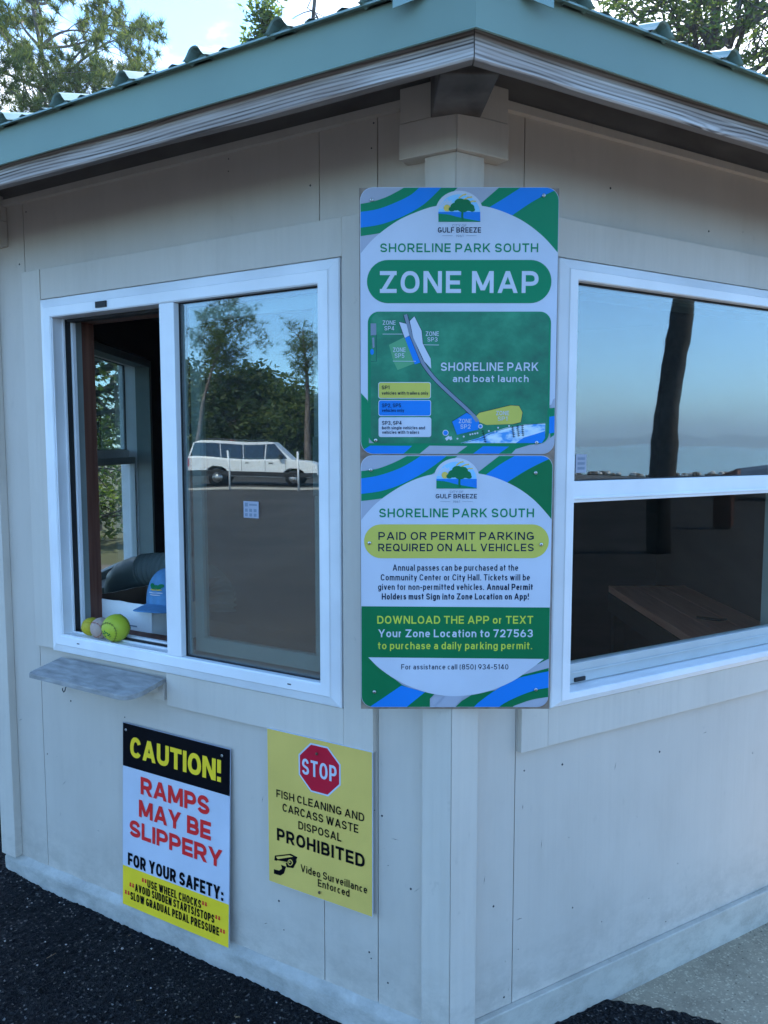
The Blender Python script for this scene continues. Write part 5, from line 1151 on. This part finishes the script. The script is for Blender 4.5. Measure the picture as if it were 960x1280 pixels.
pk = MB(); pk.plate([(-27.2, -5.2), (-26.0, -4.7), (-22.9, -10.2), (-24.2, -11.0), (-25.0, -9.1)], LOTZ+0.001, LOTZ+0.006, 'sand'); tag(pk.build('verge'), kind='structure')

# dark leaning trunk beside the right wall (seen mirrored in the right window)
pl = thing('palm_trunk', 'dark palm tree near the shore, its leaning trunk mirrored in the right window', 'tree', (10.68, 0.50, -0.17))
b = MB(); P = []; rd = []
for k in range(41):
    t = k/40; z = 7.5*t; P.append((0.0, 0.05+0.045*(z-1.1)-0.10*math.sin(math.pi*min(1, z/3.4))+0.05*t*t, z)); rd.append(0.176-0.045*t+(0.016 if k % 2 else 0)*(0.6+0.4*math.sin(k*2.3)))
b.tube(P, rd, 'palm_bark', 14); b.build('trunk', pl)
b = MB(); top = Vector(P[-1]); rnd = random.Random(21)
for k in range(22):
    az = k*2.4+rnd.uniform(-.2, .2); el = rnd.uniform(-0.2, 1.0); ln = rnd.uniform(1.5, 2.1); pts = []
    for i in range(9):
        t = i/8; h = ln*t; pts.append(top+Vector((math.cos(az)*math.cos(el)*h, math.sin(az)*math.cos(el)*h, math.sin(el)*h-0.55*t*t*ln)))
    for i in range(1, 8):
        d = (pts[i+1]-pts[i-1]).normalized(); s_ = d.cross(Vector((0, 0, 1))).normalized()
        for sg in (-1, 1):
            for j in range(4):
                p = pts[i].lerp(pts[min(8, i+1)], j/4); ll = 0.42*math.sin(math.pi*(i+j/4)/8.6)+0.08; e = p+(s_*sg*0.85+d*0.5+Vector((0, 0, -0.35))).normalized()*ll
                b.add([p-d*0.012, p+d*0.012, e], [(0, 1, 2)], 'leaf_oak')
    b.tube(pts, [0.016*(1-i/9) for i in range(9)], 'leaf_oak', 4, False)
b.build('fronds', pl)
bn = thing('waste_bin', 'brown slatted timber waste bin, mirrored low in the right window', 'bin', (14.9, 0.92, -0.155), R(6))
bn.scale = (0.62, 0.62, 0.94)
b = MB()
for k in range(9): a = -0.24+k*0.06; b.box(-0.23, -0.205, a-0.026, a+0.026, 0.05, 1.10+0.02*k*0.9, 'red_wood'); b.box(0.205, 0.23, a-0.026, a+0.026, 0.05, 1.10+0.02*k*0.9, 'red_wood')
b.box(-0.204, 0.204, -0.265, -0.24, 0.05, 1.09, 'red_wood'); b.box(-0.204, 0.204, 0.24, 0.265, 0.05, 1.22, 'red_wood'); b.build('slats', bn)
b = MB(); b.box(-0.20, 0.20, -0.235, 0.235, 0.0, 1.02, 'car_dark'); b.build('liner', bn)
bt = thing('boat', 'covered boat on its trailer under a dark tarpaulin, mirrored at the right edge', 'boat', (24.5, 2.4, -0.155), R(90))
b = MB(); sec = []
for k in range(13):
    t = k/12; x = -2.4+4.8*t; wd = 0.95*(1-max(0, (t-0.55)/0.45)**2*0.92); zt = 0.75+0.22*math.sin(math.pi*t)+0.25*t
    sec.append([(x, -wd, 0.62+0.15*t), (x, -wd*0.55, zt), (x, 0, zt+0.12), (x, wd*0.55, zt), (x, wd, 0.62+0.15*t), (x, wd*0.6, 0.36+0.12*t), (x, 0, 0.24+0.30*max(0, t-0.5)), (x, -wd*0.6, 0.36+0.12*t)])
V = [p for q in sec for p in q]; F = [(i*8+k, i*8+(k+1) % 8, (i+1)*8+(k+1) % 8, (i+1)*8+k) for i in range(12) for k in range(8)]+[tuple(range(8))[::-1], tuple(96+k for k in range(8))]
flat('tarp_blue', (0.05, 0.075, 0.11), 0.7, 0.2); b.add(V, F, 'tarp_blue'); b.build('tarpaulin', bt)
b = MB(); b.tube([(-2.2, -0.5, 0.3), (-2.2, 0.5, 0.3)], 0.03, 'steel'); b.tube([(-2.2, 0, 0.28), (3.4, 0, 0.30)], 0.04, 'steel'); b.build('trailer_frame', bt)
for sg in (-1, 1): b = MB(); b.tube([(-0.9, sg*0.80, 0.28), (-0.9, sg*0.98, 0.28)], 0.28, 'black_rubber', 20); b.build('wheel', bt)
# rubble along the shore
b = MB(); rnd = random.Random(4)
for k in range(420):
    x, y = rnd.uniform(41.0, 42.8), rnd.uniform(-28, 22); r = rnd.uniform(0.08, 0.24); bb = MB(); bb.ball((x, y, -0.15+r*0.25), r, 'gravel_dark' if rnd.random() < 0.7 else 'gravel_pale', 7, 4, (1, rnd.uniform(.6, 1.2), rnd.uniform(.5, .8))); b.add(bb.v, bb.f, 'bark' if rnd.random() < 0.6 else 'gravel_pale')
tag(b.build('shore_rocks'), kind='stuff')
o = bpy.data.objects['shore_rocks']; tag(o, 'dark rubble stones lining the shore, mirrored in the right window', 'rocks')

# loose stones on the asphalt by the wall
b = MB(); rnd = random.Random(8)
for k in range(900):
    s_ = rnd.random()*1.9; off = abs(rnd.gauss(0, 0.30))+0.03; x, y, _ = wallpoint(W_LEFT, 0.9-s_, off, 0)
    if rnd.random() < 0.25: x, y = rnd.uniform(-1.7, 0.5), rnd.uniform(1.4, 2.4)
    dd = -((x-HX)*(-0.5)+(y-HY)*(-0.866))+AP
    if dd > -0.025: continue
    r = rnd.uniform(0.0016, 0.0042)*(1.5 if rnd.random() < 0.06 else 1); z = skirt_ground_z(x)+0.012*noise.noise((x*3, y*3, 0.3))+0.004
    a = rnd.random()*6.28; f = rnd.uniform(0.5, 1.0)
    V = [(x+r*math.cos(a+q*1.2566)*rnd.uniform(.7, 1.2), y+r*math.sin(a+q*1.2566)*rnd.uniform(.7, 1.2)*f, z) for q in range(5)]+[(x, y, z+r*f*0.9), (x, y, z-r)]
    b.add(V, [(q, (q+1) % 5, 5) for q in range(5)]+[((q+1) % 5, q, 6) for q in range(5)], 'gravel_pale' if rnd.random() < 0.11 else 'gravel_dark')
for k in range(26):
    x, y = rnd.uniform(-1.5, 0.5), rnd.uniform(1.7, 2.6)
    if -((x-HX)*(-0.5)+(y-HY)*(-0.866))+AP > -0.04: continue
    a = rnd.random()*6.28; l = rnd.uniform(0.01, 0.035); z = skirt_ground_z(x)+0.012*noise.noise((x*3, y*3, 0.3))+0.008
    b.tube([(x, y, z), (x+l*math.cos(a), y+l*math.sin(a), z+0.002)], 0.0009, 'dry_leaf', 4)
tag(tag(b.build('gravel'), 'pale loose stones and bits of twig strewn over the dark asphalt', 'gravel'), kind='stuff')

# ------------------------------------------------------------------ trees
def bez(a, m, c, n): return [a*(1-t)**2+m*2*t*(1-t)+c*t*t for t in [i/n for i in range(n+1)]]
def rdir(rnd):
    v = Vector((rnd.gauss(0, 1), rnd.gauss(0, 1), rnd.gauss(0, 1))); return v.normalized()
def make_tree(name, label, loc, cc, cr, nl, ns, per, ls, style, leaf, bark, tr0, seed, group=None, spread=0.35, cut=None):
    """cc crown centre above the base, cr crown half-axes; nl limbs with ns twigs each; per leaves at each twig end"""
    rnd = random.Random(seed); o = thing(name, label, 'tree', loc, 0, group)
    tb = MB(); cb = MB(); C = Vector(cc); top = C+Vector((0, 0, cr[2]*0.55))
    trunk = bez(Vector((0, 0, -0.1)), Vector((C.x*0.25+rnd.uniform(-.3, .3), C.y*0.25, C.z*0.55)), top, 14)
    tb.tube(trunk, [tr0*(1.15-0.95*i/14) for i in range(15)], bark, 9)
    anchors = []
    for i in range(nl):
        d = rdir(rnd); d.z = d.z*0.9+0.15; q = rnd.uniform(0.5, 0.85); E = C+Vector((d.x*cr[0]*q, d.y*cr[1]*q, d.z*cr[2]*q))
        hz = math.hypot(E.x-C.x, E.y-C.y); k = 14
        for j in range(14, 3, -1):
            if trunk[j].z < E.z-0.35*hz: k = j; break
        else: k = 5
        A = trunk[min(k, 13)]; mid = A.lerp(E, 0.5)+Vector((rnd.uniform(-.2, .2)*cr[0], rnd.uniform(-.2, .2)*cr[1], rnd.uniform(-.05, .22)*cr[2]))
        L_ = bez(A, mid, E, 8); r0 = tr0*(0.42 if style != 'pine' else 0.30); tb.tube(L_, [r0*(1-0.85*j/8) for j in range(9)], bark, 6, False); anchors.append((E, r0))
        for s_ in range(ns):
            j = rnd.randint(3, 8); B = L_[j]; v = rdir(rnd); out_ = (B-C); out_ = out_.normalized() if out_.length > 1e-3 else v
            T = B+(v*0.8+out_*0.5+Vector((0, 0, 0.15))).normalized()*rnd.uniform(0.22, 0.5)*min(cr)
            q = Vector(((T.x-C.x)/cr[0], (T.y-C.y)/cr[1], (T.z-C.z)/cr[2]))
            if q.length > 1.08: T = C+Vector((q.x*cr[0], q.y*cr[1], q.z*cr[2]))*(1.05/q.length)
            tb.tube(bez(B, B.lerp(T, 0.5)+rdir(rnd)*0.08*min(cr), T, 4), [r0*0.30*(1-0.8*j/4) for j in range(5)], bark, 4, False); anchors.append((T, r0))
    for A, _ in anchors:
        if per == 0: continue
        if style == 'pine':
            for t_ in range(rnd.randint(6, 11)):
                P = A+rdir(rnd)*spread*rnd.random()**0.5; up = (rdir(rnd)+Vector((0, 0, 0.7))).normalized()
                for n_ in range(per):
                    d = (up*0.55+rdir(rnd)).normalized(); l = ls*rnd.uniform(.7, 1.15); s_ = d.orthogonal().normalized()*ls*0.040
                    cb.add([P-s_, P+s_, P+d*l], [(0, 1, 2)], leaf)
        else:
            for n_ in range(per):
                P = A+rdir(rnd)*spread*(rnd.random()**0.6); u = rdir(rnd); u.z *= 0.5; u = u.normalized(); v = u.cross(rdir(rnd)).normalized(); l = ls*rnd.uniform(.6, 1.2); wd = l*0.42
                cb.add([P-u*l*0.5, P+v*wd*0.5+u*l*0.05, P+u*l*0.5, P-v*wd*0.5+u*l*0.05], [(0, 1, 2, 3)], leaf)
    tb.build('trunk', o)
    if cb.v: cb.build('crown', o)
    return o
G0 = -0.18
# in plain view above the roof
make_tree('pine_tree', 'tall pine with loose needle clumps rising over the left eave', (-5.6, 15.0, G0), (-1.0, 0, 9.2), (2.3, 2.3, 2.4), 36, 8, 34, 0.18, 'pine', 'needles', 'bark_pine', 0.11, 2, None, 0.24)
make_tree('young_oak', 'small leafy tree top peeping over the left roof edge', (-1.85, 13.0, G0), (0.12, 0, 7.5), (0.62, 0.8, 1.15), 22, 9, 40, 0.12, 'broad', 'leaf_bright', 'bark', 0.06, 5, None, 0.20)
make_tree('bare_tree', 'nearly leafless tree whose twigs reach down above the ridge', (-1.2, 10.6, G0), (0.45, 0, 8.1), (1.5, 1.0, 1.2), 12, 7, 0, 0.08, 'broad', 'leaf_oak', 'bark', 0.07, 18, None, 0.2)
make_tree('oak_tree', 'spreading live oak with open limbs rising over the right eave', (5.4, 13.8, G0), (0.2, 0, 8.3), (3.2, 2.4, 2.7), 34, 13, 40, 0.12, 'broad', 'leaf_oak', 'bark', 0.15, 12, None, 0.36)
# outside the far-left window of the booth
make_tree('shade_tree', 'bright leafy tree seen through the window inside the booth', (-4.6, 10.2, G0), (0.6, 0, 2.6), (1.8, 1.6, 2.1), 20, 11, 46, 0.085, 'broad', 'leaf_bright', 'bark', 0.14, 31, None, 0.38)
make_tree('shade_tree', 'darker leafy tree behind the bright one outside the inner window', (-6.0, 15.5, G0), (0.0, 0, 4.0), (2.8, 2.4, 3.4), 24, 10, 40, 0.2, 'broad', 'leaf_dark', 'bark', 0.2, 33, None, 0.6)
make_tree('bush', 'low dark bush added outside the inner window to darken its lower sash', (-5.4, 13.2, G0), (0.0, 0, 0.95), (3.0, 1.6, 1.15), 18, 9, 34, 0.16, 'broad', 'leaf_dark', 'bark', 0.06, 35, None, 0.45)  # added bush, hides the bright grass so the lower sash looks dark
# across the lot: mirrored in the left pane
GT = 'trees across the parking lot'
rnd = random.Random(77)
row = [(-46, -9, 6.6), (-43, -11.2, 6.2), (-44.5, -14, 5.8), (-42.5, -15.8, 4.9), (-41, -17.6, 4.1), (-39.5, -22, 4.2), (-50, -6.2, 6.4), (-48, -11.6, 6.8), (-49, -16.2, 6.0), (-48, -19.5, 4.9)]
for i, (x, y, h) in enumerate(row):
    lab = ['broad dark green oak across the lot, mirrored behind the rear of the pickup', 'tall bushy oak across the lot, mirrored left of the window middle', 'round bushy oak across the lot, mirrored above the pickup roof', 'mid-sized oak across the lot, mirrored above the pickup cab', 'lower oak across the lot, mirrored right of the pickup cab', 'short oak across the lot, mirrored near the right frame of the left pane',
           'oak at the left end of the far tree line, mirrored beside the white mullion', 'tallest oak of the second row, mirrored below the tall pine', 'oak of the second row, mirrored behind the pickup cab trees', 'last low oak of the far tree line, mirrored at the right frame'][i]
    make_tree('oak_tree', lab, (x, y, G0), (rnd.uniform(-.5, .5), 0, h*0.52), (2.9, 2.9, h*0.50), 22, 9, 22, 0.42, 'broad', 'leaf_dark' if i % 3 else 'leaf_oak', 'bark', 0.22, 50+i, GT, 0.95)
make_tree('pine_tree', 'tall slender leaning pine across the lot, mirrored at the left of the left pane', (-37.2, -8.3, G0), (0.9, -1.8, 7.2), (1.6, 2.1, 1.7), 16, 6, 9, 0.34, 'pine', 'needles', 'bark_pine', 0.14, 91, GT, 0.5)
make_tree('pine_tree', 'pine across the lot with drooping boughs, mirrored at the right edge of the left pane', (-33.2, -12.9, G0), (0.2, 0.3, 6.2), (1.3, 1.3, 1.6), 10, 4, 9, 0.34, 'pine', 'needles', 'bark_pine', 0.18, 94, GT, 0.55)
make_tree('bare_tree', 'sparse twiggy tree by the shore, mirrored at the upper left of the right window', (10.3, -2.3, G0), (-0.1, 0.1, 3.7), (1.2, 1.35, 1.1), 12, 6, 9, 0.09, 'broad', 'leaf_dark', 'bark', 0.09, 99, None, 0.2)

# sea air between the booth and the far shore
m, nt = newmat('sea_haze'); o_ = node(nt, 'ShaderNodeOutputMaterial'); vp = node(nt, 'ShaderNodeVolumePrincipled'); vp.inputs['Color'].default_value = (0.74, 0.90, 1.0, 1); vp.inputs['Density'].default_value = 0.0010; vp.inputs['Anisotropy'].default_value = 0.2
nt.links.new(vp.outputs[0], o_.inputs['Volume'])
b = MB(); b.box(-450, 3600, -1750, 1750, -1.3, 70, 'sea_haze'); hz = b.build('haze'); tag(hz, kind='stuff')
tag(hz, 'thin bluish sea haze over the bay', 'haze')
